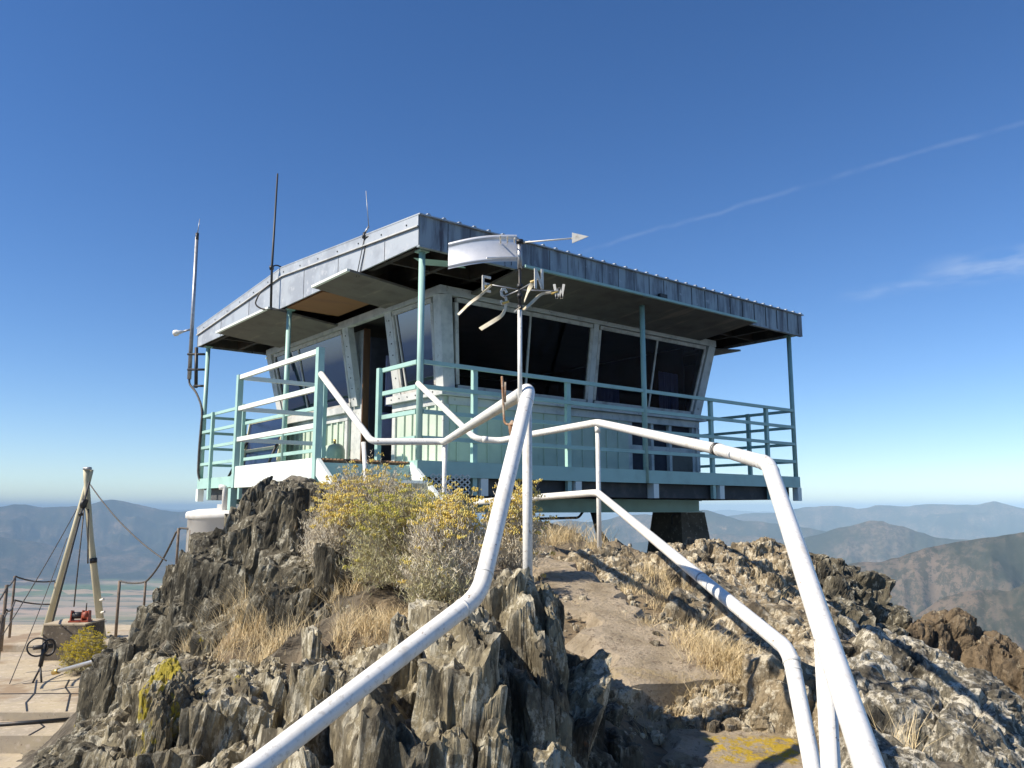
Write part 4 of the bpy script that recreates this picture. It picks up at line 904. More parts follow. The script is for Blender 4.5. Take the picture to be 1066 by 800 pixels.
# ---------------------------------------------------------------- pipe handrails
def pipes(label, name, polys, posts, extra=None):
    r = empty(name, polys[0][1][0], 0, label, 'handrail', 'white pipe handrails beside the path'); o = Vector(polys[0][1][0]); r.location = o
    for nm, pts, rad in polys:
        MB().tube([p-o for p in fillet(pts, .07 if rad > .025 else .05)], rad, 20).build(nm, M['white'], r)
    for a, b, rad in posts: MB().tube([Vector(a)-o, Vector(b)-o], rad, 16).build('post', M['white'], r)
    return r, o
A = [at(120, 905, 1.78), at(265, 800, 2.1), at(499, 620, 2.72), at(551, 405, 3.4), at(463, 460, 7.05), at(387, 460, 7.04), wl(LX, .10, .84)]
a3, a4, a5 = A[3], A[4], A[5]
def down(p, px, py): # vertical line from p to the height seen at py
    r = ray(px, py); return Vector((p.x, p.y, r.z*p.y/r.y))
ra, oa = pipes('white pipe handrail left of the path, bent to a high point beside the wind vane', 'pipe_handrail',
    [('top_rail', A, .0295)], [(a3+Vector((-.008, .06, 0)), down(a3+Vector((-.008, .06, 0)), 540, 665), .0205), (a4, down(a4, 462, 560), .019), (a5+Vector((-.08, .05, 0)), down(a5, 376, 560), .019)])
B = [at(1010, 1090, 1.15), at(905, 800, 1.68), at(800, 483, 3.15), at(745, 467.5, 4.2), at(622, 440, 6.7), at(555, 452, 7.55), at(520, 459, 7.9), at(495, 457, 7.9), wl(-.02, .0, .84)]
Cc = [at(862, 900, 2.68), at(846, 800, 2.75), at(822, 678, 3.05), at(622, 513, 6.7), at(495, 523, 7.9)]
b4 = B[4]; bp = B[1].lerp(B[2], .30)
rb, ob = pipes('white pipe handrail with a second lower rail, sweeping down to the bottom right', 'pipe_handrail',
    [('top_rail', B, .0295), ('lower_rail', Cc, .0285)], [(b4, down(b4, 622, 592), .019), (bp, bp+Vector((0, 0, -1.3)), .0235)])
def sleeve(parent, o, p, q, t_, L, rad, m='dark', name='coupling'):
    p = Vector(p); q = Vector(q); c = p.lerp(q, t_)-o; d = (q-p).normalized(); 
    MB().tube([c-d*L/2, c+d*L/2], rad, 20).build(name, M[m], parent)
for k in range(3): sleeve(rb, ob, B[3], B[2], .02+k*.035, .012, .0335, 'dark')
sleeve(rb, ob, B[3], B[2], .11, .05, .0325, 'white')
sleeve(rb, ob, Cc[2], Cc[3], .27, .012, .031, 'alu'); sleeve(rb, ob, Cc[1], Cc[2], .9, .02, .031, 'white')
sleeve(rb, ob, b4, b4+Vector((0, 0, -1)), .06, .05, .0225, 'white'); sleeve(rb, ob, B[7], B[6], .4, .05, .0325, 'white')

for par_, o_, P3, rd in ((ra, oa, A[1:4], .0312), (ra, oa, A[2:5], .0312), (rb, ob, B[1:4], .0312), (rb, ob, Cc[1:4], .0302)):
    for e in (P3[0], P3[2]):
        d_ = (Vector(e)-Vector(P3[1])); L_n = d_.length; sleeve(par_, o_, P3[1], e, min(.45, .085/L_n), .008, rd, 'white', 'weld_ring')
# ---------------------------------------------------------------- wind vane on its pole by the handrail bend
P0 = at(541, 252, 3.36); gx, gy = P0.x, P0.y; d0 = gy
def vz(py): r = ray(541, py); return r.z*gy/r.y
wv = empty('wind_vane', (gx, gy, vz(425)), 0, 'home-made wind vane with curved silver tail, arrow, four compass letters and fluttering ribbons', 'wind vane')
o = Vector((gx, gy, vz(425)))
def L_(v): return Vector(v)-o
def wpart(mb, name, m, p=wv): return mb.build(name, M[m], p)
wpart(MB().tube([L_((gx, gy, vz(440))), L_((gx, gy, vz(323)))], .0095, 12), 'pole', 'white')
wpart(MB().tube([L_((gx, gy, vz(323))), L_((gx, gy, vz(278)))], .0062, 10), 'spindle', 'dark')
wpart(MB().tube([L_((gx, gy, vz(280))), L_((gx, gy, vz(252)))], .0105, 12), 'bearing_sleeve', 'alu')
wpart(MB().tube([L_((gx, gy, vz(254))), L_((gx, gy, vz(250)))], .016, 10), 'cap', 'dark')
for z in (298, 308, 320): wpart(MB().tube([L_((gx, gy, vz(z)+.008)), L_((gx, gy, vz(z)-.010))], .012, 10), 'collar', 'dark')
# tail: a curved band of tin
wid = 75/F*gy; zt_, zb_ = vz(243), vz(272); zt2, zb2 = vz(246), vz(277)
tl = MB(); vs = []; nn_ = 28; ang = 1.5; rad_ = wid*.45
for i in range(nn_+1):
    t_ = i/nn_; a_ = -ang/2+ang*t_
    x = -.012-wid*(1-t_)*1.0; yb = -rad_*math.cos(a_)*.55+.10
    sag = .006*math.sin(t_*math.pi)
    z1 = vz(241)*t_+vz(249.5)*(1-t_)+sag; z0 = vz(269)*t_+vz(277)*(1-t_)+sag*.6
    for zz, dd in ((z1, 0), (z1-.004, .004), (z1-.012, .004), (z1-.016, 0), (z1-.026, 0), (z0+.022, 0), (z0+.018, .004), (z0+.010, .004), (z0+.006, 0), (z0, 0)):
        vs.append((x, yb-dd, zz-o.z))
K_ = 10; fs = [(i*K_+j, i*K_+j+1, (i+1)*K_+j+1, (i+1)*K_+j) for i in range(nn_) for j in range(K_-1)]
m0 = len(vs); vs2 = [(x, y+.0012, z) for x, y, z in vs]
tl.add(vs+vs2, fs+[tuple(m0+q for q in reversed(f)) for f in fs], True); wpart(tl, 'tin_tail', 'tin')
# underside strap and rivets
wpart(MB().bar((-.012, 0, vz(268)-o.z), (-.14, -.03, vz(271)-o.z), .012, .004), 'strap', 'tin')
for k in range(3): wpart(MB().tube([(-.022-k*.03, .03-.0*k, vz(250.5)-o.z), (-.022-k*.03, -.03-.018*k, vz(250.5)-o.z)], .0032, 8), 'rivet', 'vane')
# arrow forward
pA = at(600, 248, gy-.02)-o; pT = at(612.5, 246.5, gy-.02)-o
wpart(MB().tube([Vector((0, 0, vz(253)-o.z)), pA], .0035, 8), 'arrow_rod', 'vane')
hh_ = .023
wpart(MB().add([pA+Vector((-.018, .003, hh_)), pA+Vector((-.018, .003, -hh_)), pT+Vector((0, .003, 0)), pA+Vector((-.018, -.003, hh_)), pA+Vector((-.018, -.003, -hh_)), pT+Vector((0, -.003, 0))],
     [(0, 1, 2), (5, 4, 3), (0, 3, 4, 1), (1, 4, 5, 2), (2, 5, 3, 0)]), 'arrow_head', 'vane')
# letter arms
cz = vz(302)-o.z
cen = Vector((0, 0, cz))
tips = {'W': at(582, 303.5, gy+.02)-o, 'E': at(507, 296, gy+.0)-o, 'N': at(561, 290.5, gy-.15)-o, 'S': at(524.5, 309, gy+.13)-o}
STR = {  # strokes in unit box (0..1, 0..1)
 'W': [((0, 1), (.25, 0)), ((.25, 0), (.5, .7)), ((.5, .7), (.75, 0)), ((.75, 0), (1, 1))],
 'E': [((0, 0), (0, 1)), ((0, 1), (.9, 1)), ((0, .5), (.7, .5)), ((0, 0), (.9, 0))],
 'N': [((0, 0), (0, 1)), ((0, 1), (1, 0)), ((1, 0), (1, 1))],
 'S': [((.95, .82), (.7, 1)), ((.7, 1), (.25, 1)), ((.25, 1), (.05, .8)), ((.05, .8), (.15, .58)), ((.15, .58), (.85, .42)), ((.85, .42), (.95, .2)), ((.95, .2), (.7, 0)), ((.7, 0), (.25, 0)), ((.25, 0), (.03, .18))]}
for L, tip in tips.items():
    wpart(MB().tube([cen, tip], .0028, 8), 'letter_arm', 'alu')
    d = (tip-cen); d.z = 0; d.normalize()
    if L == 'E': ax = Vector((.80, .60, 0))
    elif L in 'NS': ax = Vector((.92, .40, 0))*(1 if L == 'S' else .6)
    else: ax = Vector((1, 0, 0))
    ax.normalize(); w_, h_ = (.040, .060) if L != 'N' else (.030, .078)
    if L == 'W': w_, h_ = .040, .056
    if L == 'S': w_, h_ = .028, .066
    base = tip - ax*(w_/2) - Vector((0, 0, h_/2)); mb = MB(); nr = ax.cross(Vector((0, 0, 1)))
    for q0, q1 in STR[L]:
        a = base+ax*(q0[0]*w_)+Vector((0, 0, q0[1]*h_)); b = base+ax*(q1[0]*w_)+Vector((0, 0, q1[1]*h_)); e = (b-a).normalized()*.003
        mb.bar(a-e, b+e, .004, .0105, side=nr)
    wpart(mb, 'letter', 'vane')
def ribbon(pts, w, name='ribbon', m='ribbon', tw=1.5):
    pts = [Vector(p) for p in fillet(pts, .05, 5)]; mb = MB(); vs = []
    for i, p in enumerate(pts):
        d = (pts[min(i+1, len(pts)-1)]-pts[max(i-1, 0)]).normalized(); a = i/len(pts)*tw+.3
        s = (Vector((.1, .5, 1)).cross(d)).normalized(); n2_ = d.cross(s); v = s*math.cos(a)+n2_*math.sin(a)
        ww = w*(.55+.45*i/len(pts)); th = v.cross(d).normalized()*.0015
        vs += [p+v*ww/2+th, p-v*ww/2+th, p-v*ww/2-th, p+v*ww/2-th]
    fs = []
    for i in range(len(pts)-1):
        for k in range(4): fs.append((4*i+k, 4*i+(k+1) % 4, 4*i+4+(k+1) % 4, 4*i+4+k))
    mb.add(vs, fs, False); wpart(mb, name, m)
q = gy
ribbon([at(512, 297, q)-o, at(500, 308, q-.02)-o, at(490, 315, q)-o, at(477, 328, q)-o], .017)
ribbon([at(527, 317, q+.12)-o, at(524, 328, q+.1)-o, at(513, 335, q+.1)-o, at(500, 343, q+.08)-o], .022)
ribbon([at(557, 292, q-.14)-o, at(551, 300, q-.12)-o, at(546, 314, q-.08)-o], .026)
ribbon([at(574, 305, q+.01)-o, at(563, 306, q+.02)-o, at(553, 316, q+.02)-o, at(545, 323, q+.02)-o], .017)
ribbon([at(542, 320, q-.01)-o, at(535, 325, q-.02)-o], .008)
for L, (px, py, dd) in {'W': (578, 305, .02), 'N': (556, 293, -.14), 'E': (509, 298, 0), 'S': (527, 315, .12)}.items():
    a = at(px-4, py+1, q+dd)-o; b = at(px+3, py-1, q+dd)-o; wpart(MB().tube([a, b], .0052, 8), 'ribbon_knot', 'yribbon')
# rusty pipe clamp and hook on the rail below
cl = empty('pipe_clamp', at(533, 445, 3.5), 0, 'rusty bent pipe and clamp hooked over the white handrail below the wind vane pole', 'clamp'); oc = at(533, 445, 3.5)
MB().tube([p-oc for p in fillet([at(522.5, 392, 3.52), at(524, 420, 3.52), at(525, 441, 3.5), at(531, 443, 3.47), at(540, 440, 3.44)], .02)], .0052, 10).build('bent_pipe', M['rust'], cl)
MB().tube([at(526, 398, 3.52)-oc, at(526, 419, 3.52)-oc], .004, 8).build('rod', M['rust'], cl)
MB().tube([at(541, 405, 3.37)-oc, at(541.5, 445, 3.37)-oc], .009, 10).build('pole_socket', M['rust'], cl)
mb = MB(); c = at(534, 446, 3.48)-oc
mb.tube([c+Vector((.004, 0, .03)), c+Vector((-.006, 0, .01)), c+Vector((-.004, 0, -.02)), c+Vector((.002, 0, -.05))], [.012, .016, .013, .010], 10); mb.build('clamp_body', M['rust'], cl)
MB().tube([c+Vector((-.02, 0, .012)), c+Vector((.04, 0, .022))], .009, 10).build('cross_bolt', M['rust'], cl)
MB().tube([c+Vector((.002, 0, -.05)), c+Vector((.002, 0, -.075))], .012, 8).build('nut', M['alu'], cl)

# ---------------------------------------------------------------- aerials
a1 = at(197, 395, 14.2); AN = empty('whip_antenna', a1, 0, 'tall pale whip aerial clamped to the left corner post, with small white sensor arm', 'aerial', 'whip aerials on the lookout')
def apart(mb, name, m, p): return mb.build(name, M[m], p)
o1 = a1
top = at(208, 228, 14.2)-o1
apart(MB().tube([Vector((0, 0, 0)), at(205, 247, 14.2)-o1], [.035, .030], 10), 'mast', 'alu', AN)
apart(MB().tube([at(205, 250, 14.2)-o1, at(205.4, 243, 14.2)-o1], .032, 8), 'ferrule', 'dark', AN)
apart(MB().tube([at(205.4, 245, 14.2)-o1, top], [.010, .005], 6), 'whip', 'alu', AN)
apart(MB().tube([at(204.5, 362, 14.1)-o1, at(204, 404, 14.1)-o1], .03, 8), 'stub_mast', 'dark', AN)
for y in (369, 385): apart(MB().tube([at(195.5, y, 14.15)-o1, at(213, y, 14.05)-o1], .022, 6), 'clamp_arm', 'dark', AN)
apart(MB().tube([at(202, 402, 14.1)-o1, at(212, 402, 14.0)-o1], .022, 6), 'clamp_arm', 'dark', AN)
apart(MB().tube([at(199, 343, 14.2)-o1, at(190, 345.5, 14.2)-o1], .018, 6), 'sensor_arm', 'alu', AN)
mb = MB(); a, b = at(191, 345.3, 14.2)-o1, at(180, 347.5, 14.2)-o1
mb.tube([a, a.lerp(b, .4), a.lerp(b, .6), a.lerp(b, .9), b], [.02, .035, .055, .055, .02], 10); apart(mb, 'sensor_head', 'lens', AN)
apart(MB().tube(fillet([at(197, 392, 14.2)-o1, at(197, 400, 14.2)-o1, at(204, 408, 14.1)-o1, at(211, 425, 13.95)-o1, at(207, 470, 13.95)-o1, at(206, 497, 13.95)-o1, at(214, 510, 13.9)-o1], .2), .02, 6), 'cable', 'rope', AN)
b1 = at(282, 322, 11.25); A2 = empty('whip_antenna', b1, 0, 'black whip aerial rising from the roof edge at the gable peak', 'aerial', 'whip aerials on the lookout')
apart(MB().tube([Vector((0, 0, 0)), at(283, 279, 11.25)-b1, at(289, 181, 11.25)-b1], [.018, .018, .012], 8), 'mast', 'dark', A2)
apart(MB().tube([at(281, 279, 11.25)-b1, at(284.5, 279, 11.25)-b1], .035, 8), 'collar', 'dark', A2)
apart(MB().tube(fillet([at(283, 278, 11.25)-b1, at(288, 276, 11.27)-b1, at(296, 280, 11.35)-b1], .1), .01, 6), 'stay', 'dark', A2)
apart(MB().tube(fillet([at(283, 295, 11.25)-b1, at(270, 305, 11.2)-b1, at(265, 317, 11.2)-b1, at(272, 322, 11.2)-b1, at(298, 323, 11.1)-b1], .15), .012, 6), 'cable', 'rope', A2)
c1_ = wl(-.14, 1.05, 2.70); A3 = empty('whip_antenna', c1_, 0, 'short thin aerial on a dark base near the front corner of the roof', 'aerial', 'whip aerials on the lookout')
apart(MB().tube([Vector((0, 0, 0)), Vector((0, 0, .07))], [.03, .02], 8), 'base', 'dark', A3)
apart(MB().tube([Vector((0, 0, .06)), at(384, 236, c1_.y)-c1_], .013, 8), 'coil', 'alu', A3)
apart(MB().tube([at(384, 238, c1_.y)-c1_, at(381, 199, c1_.y)-c1_], [.006, .004], 6), 'whip', 'alu', A3)
apart(MB().tube([Vector((0, 0, 0)), Vector((.05, -.05, -.0)), Vector((.09, -.08, .0))], .012, 6), 'bracket', 'dark', A3)
for dx in (0, .03): apart(MB().tube(fillet([Vector((dx, 0, 0)), Vector((dx-.03, .02, -.15)), Vector((dx-.10, .10, -.45))], .1), .006, 5), 'cable', 'rope', A3)

# ---------------------------------------------------------------- tank, pipes, bottle, panel
tk = at(0, 528, 13.95); tx_, ty_ = -4.33, 13.6
TK = empty('water_tank', (tx_, ty_, -1.9), 0, 'white cylindrical tank under the far left corner of the platform', 'tank')
mb = MB(); pr = [(.70, 0), (.72, .02), (.72, 1.75), (.745, 1.76), (.745, 1.83), (.73, 1.86), (.60, 1.90), (.2, 1.93), (.01, 1.93)]
vs = []; fs = []; ns = 48
for r_, z in pr:
    r_ *= 1.3
    for k in range(ns): vs.append((r_*math.cos(2*math.pi*k/ns), r_*math.sin(2*math.pi*k/ns), z))
for i in range(len(pr)-1):
    for k in range(ns): fs.append((i*ns+k, i*ns+(k+1) % ns, (i+1)*ns+(k+1) % ns, (i+1)*ns+k))
mb.add(vs, fs, True); mb.build('tank_body', M['tank'], TK)
MB().tube([(.12, -.975, 1.2), (.12, -.975, 1.82)], .012, 6).build('strap', M['alu'], TK)
MB().tube(fillet([(-.13, -.80, 1.86), (-.13, -.80, 2.24), (-.22, -.80, 2.24)], .06), .04, 10).build('vent_pipe', M['tank'], TK)
MB().box((-.35, -.5, 1.87), (.1, -.2, 1.98)).build('hatch', M['tank'], TK)
GB = empty('gas_bottle', wl(.72, 3.36, 0.0), 0, 'sage green gas bottle standing on the platform beside the doorway', 'gas bottle')
mb = MB(); pr = [(.02, 0), (.13, 0), (.15, .04), (.15, .34), (.13, .40), (.08, .435), (.02, .44)]; vs = []; fs = []; ns = 24
for r_, z in pr:
    for k in range(ns): vs.append((r_*math.cos(2*math.pi*k/ns), r_*math.sin(2*math.pi*k/ns), z))
for i in range(len(pr)-1):
    for k in range(ns): fs.append((i*ns+k, i*ns+(k+1) % ns, (i+1)*ns+(k+1) % ns, (i+1)*ns+k))
mb.add(vs, fs, True); mb.build('cylinder', M['bottle'], GB); MB().tube([(0, 0, .435), (0, 0, .50)], .02, 8).build('valve', M['brass'], GB)
SP = empty('solar_panel', wl(.62, 5.9, 0), YAW, 'dark blue framed panel leaning behind the landing rails on the platform', 'solar panel')
mb = MB().bar((0, -.75, .12), (.0, .72, .12), .03, .05).bar((.12, -.75, 1.0), (.12, .72, 1.0), .03, .05).bar((.0, -.75, .12), (.12, -.75, 1.0), .03, .05).bar((0, .72, .12), (.12, .72, 1.0), .03, .05).bar((.05, -.75, .5), (.05, .72, .5), .03, .05)
mb.build('panel_frame', M['pole'], SP)
mb = MB().add([(0.005, -.73, .14), (.005, .70, .14), (.115, .70, .98), (.115, -.73, .98), (.02, -.73, .14), (.02, .70, .14), (.13, .70, .98), (.13, -.73, .98)], [(0, 1, 2, 3), (7, 6, 5, 4), (0, 4, 5, 1), (1, 5, 6, 2), (2, 6, 7, 3), (3, 7, 4, 0)])
mb.build('panel', M['solar'], SP)
MB().tube([(-.25, .70, .02), (.1, .70, .75)], .022, 8).build('leg', M['dark'], SP); MB().tube([(-.2, -.7, .02), (.1, -.70, .75)], .022, 8).build('leg', M['dark'], SP)

# ---------------------------------------------------------------- derrick, winch block, wheel, cable fence on the terrace
dt = at(92, 490, 15.3)
DK = empty('derrick', at(75, 660, 15.3), 0, 'pale timber hoisting frame of leaning poles lashed at the top, standing over the concrete block', 'derrick'); od = at(75, 660, 15.3)
def dp(mb, n_, m): return mb.build(n_, M[m], DK)
dp(MB().tube([at(46, 662, 15.4)-od, at(92, 500, 15.4)-od, at(95, 489, 15.4)-od], [.062, .048, .042], 12), 'leg', 'pole')
dp(MB().tube([at(107, 668, 15.6)-od, at(94, 560, 15.5)-od, at(90, 500, 15.35)-od, at(89, 488, 15.35)-od], [.068, .06, .048, .042], 12), 'leg', 'pole')
dp(MB().tube([at(52, 658, 15.3)-od, at(93, 502, 15.3)-od], .018, 8), 'leg', 'joist')
dp(MB().tube([at(87, 488, 15.3)-od, at(95, 488, 15.3)-od], .03, 8), 'cross_pin', 'alu')
dp(MB().tube([at(86, 524, 15.3)-od, at(89, 525, 15.3)-od], .09, 10), 'pulley', 'dark'); dp(MB().tube([at(84, 537, 15.3)-od, at(84.5, 534, 15.3)-od], .05, 8), 'hook', 'dark')
dp(MB().tube([at(88, 526, 15.3)-od, at(77, 632, 15.1)-od], .013, 5), 'hoist_rope', 'rope'); dp(MB().tube([at(92, 530, 15.3)-od, at(91.5, 587, 15.3)-od], .013, 5), 'rope_end', 'rope')
for y in (584, 503): dp(MB().tube([at(97.5 if y > 550 else 91, y, 15.48 if y > 550 else 15.4)-od+Vector((0, 0, -.04)), at(97.5 if y > 550 else 91, y, 15.48 if y > 550 else 15.4)-od+Vector((-.01, 0, .05))], .066 if y > 550 else .055, 12), 'lashing', 'dark')
for y, x in ((625, 104.5), (638, 105.5), (648, 106.5)): dp(MB().tube([at(x, y, 15.5)-od, at(x+3.5, y-1, 15.45)-od], .022, 6), 'peg', 'vane')
def guy(a, b, sag, lab, rad=.012):
    pts = [Vector(a).lerp(Vector(b), k/14)-Vector((0, 0, sag*4*(k/14)*(1-k/14))) for k in range(15)]; o_ = pts[0]
    ob = MB().tube([p-o_ for p in pts], rad, 5).build('guy_wire', M['rope']); ob.location = o_; tag(ob, lab, 'wire', 'guy wires of the hoisting frame')
guy(at(94, 505, 15.3), at(173, 584, 13.0), .12, 'guy wire sagging from the top of the hoisting frame right to the dark rocks')
guy(at(80, 530, 15.3), at(-4, 672, 12.0), .05, 'thin wire from the hoisting frame down to the left edge of the terrace', .008)
guy(at(70, 560, 15.3), at(10, 712, 12.0), .04, 'thinner slanting wire beside the left leg of the hoisting frame, ending on the terrace', .007)
# concrete block + winch
bx = at(64, 688, 14.0)
bx_ = wz(64, 688, -2.45); CB = empty('concrete_block', (bx_[0], bx_[1]+.33, -2.45), 0, 'square grey concrete block on the terrace with the red winch on it', 'block')
MB().box((-.34, -.33, 0), (.34, .33, .555)).build('block_body', M['concgrey'], CB); MB().box((-.345, -.335, .558), (.345, .335, .583)).build('top_slab', M['concrete'], CB)  # front's shade is in the body colour; bright top is a pale slab
WN = empty('winch', (bx_[0]+.13, bx_[1]+.25, -1.865), .12, 'small faded red hand winch bolted on the concrete block', 'winch'); WN.scale = (.8, .8, .8)
MB().box((-.20, -.12, 0), (.20, .12, .03)).build('base_plate', M['redwinch'], WN)
for x in (-.17, .05, .17): MB().prism([(-.10, .03), (.10, .03), (.07, .22), (-.05, .24)], 'x', x-.012, x+.012).build('side_cheek', M['redwinch'], WN)
MB().tube([(-.16, 0, .13), (.04, 0, .13)], .07, 14).build('drum', M['dark'], WN)
MB().tube([(.06, 0, .13), (.16, 0, .13)], .09, 14).build('gear_case', M['redwinch'], WN)
MB().tube([(.10, 0, .2), (.10, 0, .38)], .012, 6).build('lever', M['dark'], WN)
WH = empty('pulley_wheel', at(38, 708, 11.6), 0, 'upright spoked wheel on thin legs standing before the concrete block', 'wheel'); ow = at(38, 708, 11.6)
cw = at(39, 674, 11.7)-ow; R_ = .12
def ring(c, R_, r_, mb, n_=32, e=(1, .35)):
    mb.tube([c+Vector((math.cos(2*math.pi*k/n_)*R_*e[0], math.cos(2*math.pi*k/n_)*R_*e[1], math.sin(2*math.pi*k/n_)*R_)) for k in range(n_+1)], r_, 8, caps=False)
mb = MB(); ring(cw, R_, .012, mb); mb.build('rim', M['dark'], WH)
mb = MB(); ring(cw+Vector((.10, .10, -.02)), R_*.9, .016, mb, e=(.5, .6)); mb.build('rim', M['dark'], WH)
MB().tube([cw+Vector((-R_, -.05, 0)), cw+Vector((R_, .05, 0))], .007, 6).build('spoke', M['dark'], WH)
MB().tube([cw+Vector((-.03, -.05, 0)), cw+Vector((.14, .12, 0))], .03, 10).build('hub', M['dark'], WH)
mb = MB().tube([cw+Vector((.08, .05, 0)), cw+Vector((.05, .02, -.28)), Vector((-.05, 0, -.04))], .014, 6).tube([cw+Vector((.05, .02, -.25)), Vector((.06, .02, -.04))], .014, 6).tube([cw+Vector((.05, .02, -.26)), cw+Vector((.08, .05, .05))], .03, 8)
mb.build('stand', M['dark'], WH)
# cable fence posts: each run of posts and cables is one fence
def cable(a, b, sag, rad, n_=10): return [Vector(a).lerp(Vector(b), k/n_)-Vector((0, 0, sag*4*(k/n_)*(1-k/n_))) for k in range(n_+1)]
FA = empty('cable_fence', at(18, 650, 13), 0, 'rusty post and cable fence left of the hoisting frame on the terrace edge', 'fence', 'post and cable fences on the terrace edge'); oa_ = at(18, 650, 13)
def fpost(root, o_, px, y0, y1, d, r_=.022): MB().tube([at(px, y0, d)-o_, Vector((at(px, y0, d).x, at(px, y0, d).y, at(px, y1, d).z))-o_], r_, 8).build('fence_post', M['fpost'], root)
fpost(FA, oa_, 7, 609, 678, 12.8, .026); fpost(FA, oa_, 15.5, 600, 664, 14.5); fpost(FA, oa_, 58, 606, 662, 15.5); fpost(FA, oa_, 2, 640, 690, 12.0, .03)
for a, b, sg in (((15.5, 600, 14.5), (57, 605, 15.5), .05), ((15.5, 625, 14.5), (57, 629, 15.5), .03), ((7, 610, 12.8), (15.5, 601, 14.5), .05), ((7, 635, 12.8), (15.5, 626, 14.5), .08), ((-20, 640, 11.5), (7, 612, 12.8), .1), ((-20, 668, 11.5), (7, 638, 12.8), .1)):
    MB().tube([p-oa_ for p in cable(at(*a), at(*b), sg, 0)], .014, 6).build('cable', M['rope'], FA)
FB = empty('cable_fence', at(124, 660, 15.3), 0, 'post and cable fence climbing from the terrace to the white tank', 'fence', 'post and cable fences on the terrace edge'); ofb = at(124, 660, 15.3)
fpost(FB, ofb, 124.5, 605, 664, 15.3, .028); fpost(FB, ofb, 151.5, 606, 640, 14.6); fpost(FB, ofb, 186, 550, 592, 13.2); fpost(FB, ofb, 198, 552, 590, 13.0, .014)
for a, b, sg in (((124.5, 605, 15.3), (151.5, 606, 14.6), .03), ((151.5, 606, 14.6), (183, 555, 13.3), .10), ((183, 555, 13.3), (188, 550, 13.2), 0), ((188, 550, 13.2), (203, 551, 13.0), .0)):
    MB().tube([p-ofb for p in cable(at(*a), at(*b), sg, 0)], .018, 6).build('cable', M['rope'], FB)
# fallen pipe with brass end, and a second loose pipe
p0, p1 = at(60, 699, 10.6), at(115, 684, 8.9)
fp = empty('loose_pipe', p0, 0, 'grey pipe with a brass end lying against the rocks by the yellow shrub', 'pipe')
MB().tube([Vector((0, 0, 0)), p1-p0], .022, 10).build('pipe_length', M['alu'], fp); MB().tube([Vector((-.05, 0, -.015)), (p1-p0)*.03], .034, 10).build('brass_end', M['brass'], fp)
p0, p1 = at(86, 768, 7.0), at(108, 736, 6.4); o = MB().tube([Vector((0, 0, 0)), p1-p0], .016, 8).build('loose_pipe', M['alu']); o.location = p0; tag(o, 'thin grey rod leaning on the rocks beside the terrace steps', 'pipe')
p0, p1 = Vector((*wz(-20, 756, -2.53), -2.53)), Vector((*wz(82, 749, -2.53), -2.52)); o = MB().tube([Vector((0, 0, 0)), p1-p0], .022, 8).build('loose_pipe', M['dark']); o.location = p0; tag(o, 'long dark pipe lying along the foot of the terrace step', 'pipe')

# ---------------------------------------------------------------- vegetation
def blades(pts, rs_, h=(.08, .2), w=.004, lean=.5):
    """pts: (n,3) roots -> curved blades, 5 verts each"""
    n_ = len(pts); hh = rs_.uniform(h[0], h[1], n_); a = rs_.uniform(0, 2*np.pi, n_); ln = rs_.uniform(.1, lean, n_)*hh; b = rs_.uniform(0, 2*np.pi, n_)
    d = np.c_[np.cos(a), np.sin(a), np.zeros(n_)]; s = np.c_[np.cos(b), np.sin(b), np.zeros(n_)]*w/2*rs_.uniform(.6, 1.4, n_)[:, None]; up = np.c_[np.zeros(n_), np.zeros(n_), hh]
    m = pts+up*.55+d*(ln*.35)[:, None]; tp = pts+up*.97+d*ln[:, None]
    V_ = np.stack([pts-s, pts+s, m+s*.75, m-s*.75, tp+s*.15, tp-s*.15], 1).reshape(-1, 3); i = np.arange(n_)*6
    F_ = np.concatenate([np.c_[i, i+1, i+2, i+3], np.c_[i+3, i+2, i+4, i+5]]); return V_, F_
def grass(name, spots, mt_, seed, per=90):
    rs_ = np.random.default_rng(seed); P_ = []; hs_ = []
    VS = []; FS = []; m_ = 0
    for px, py, d, rad, n_, h0, h1 in spots:
        c = at(px, py, d); nt_ = max(1, int(n_/22))
        cx = c.x+rs_.normal(0, rad*.55, nt_); cy = c.y+rs_.normal(0, rad*.55, nt_)
        k = rs_.integers(0, nt_, n_); x = cx[k]+rs_.normal(0, .022, n_); y = cy[k]+rs_.normal(0, .022, n_)
        z = H(x, y)-.01
        V_, F_ = blades(np.c_[x, y, z], rs_, (h0*.55, h1*.9), .0032, 1.1); VS.append(V_); FS.append(F_+m_); m_ += len(V_)
    return tag(npmesh(name, np.concatenate(VS), np.concatenate(FS), mt_), kind='stuff')
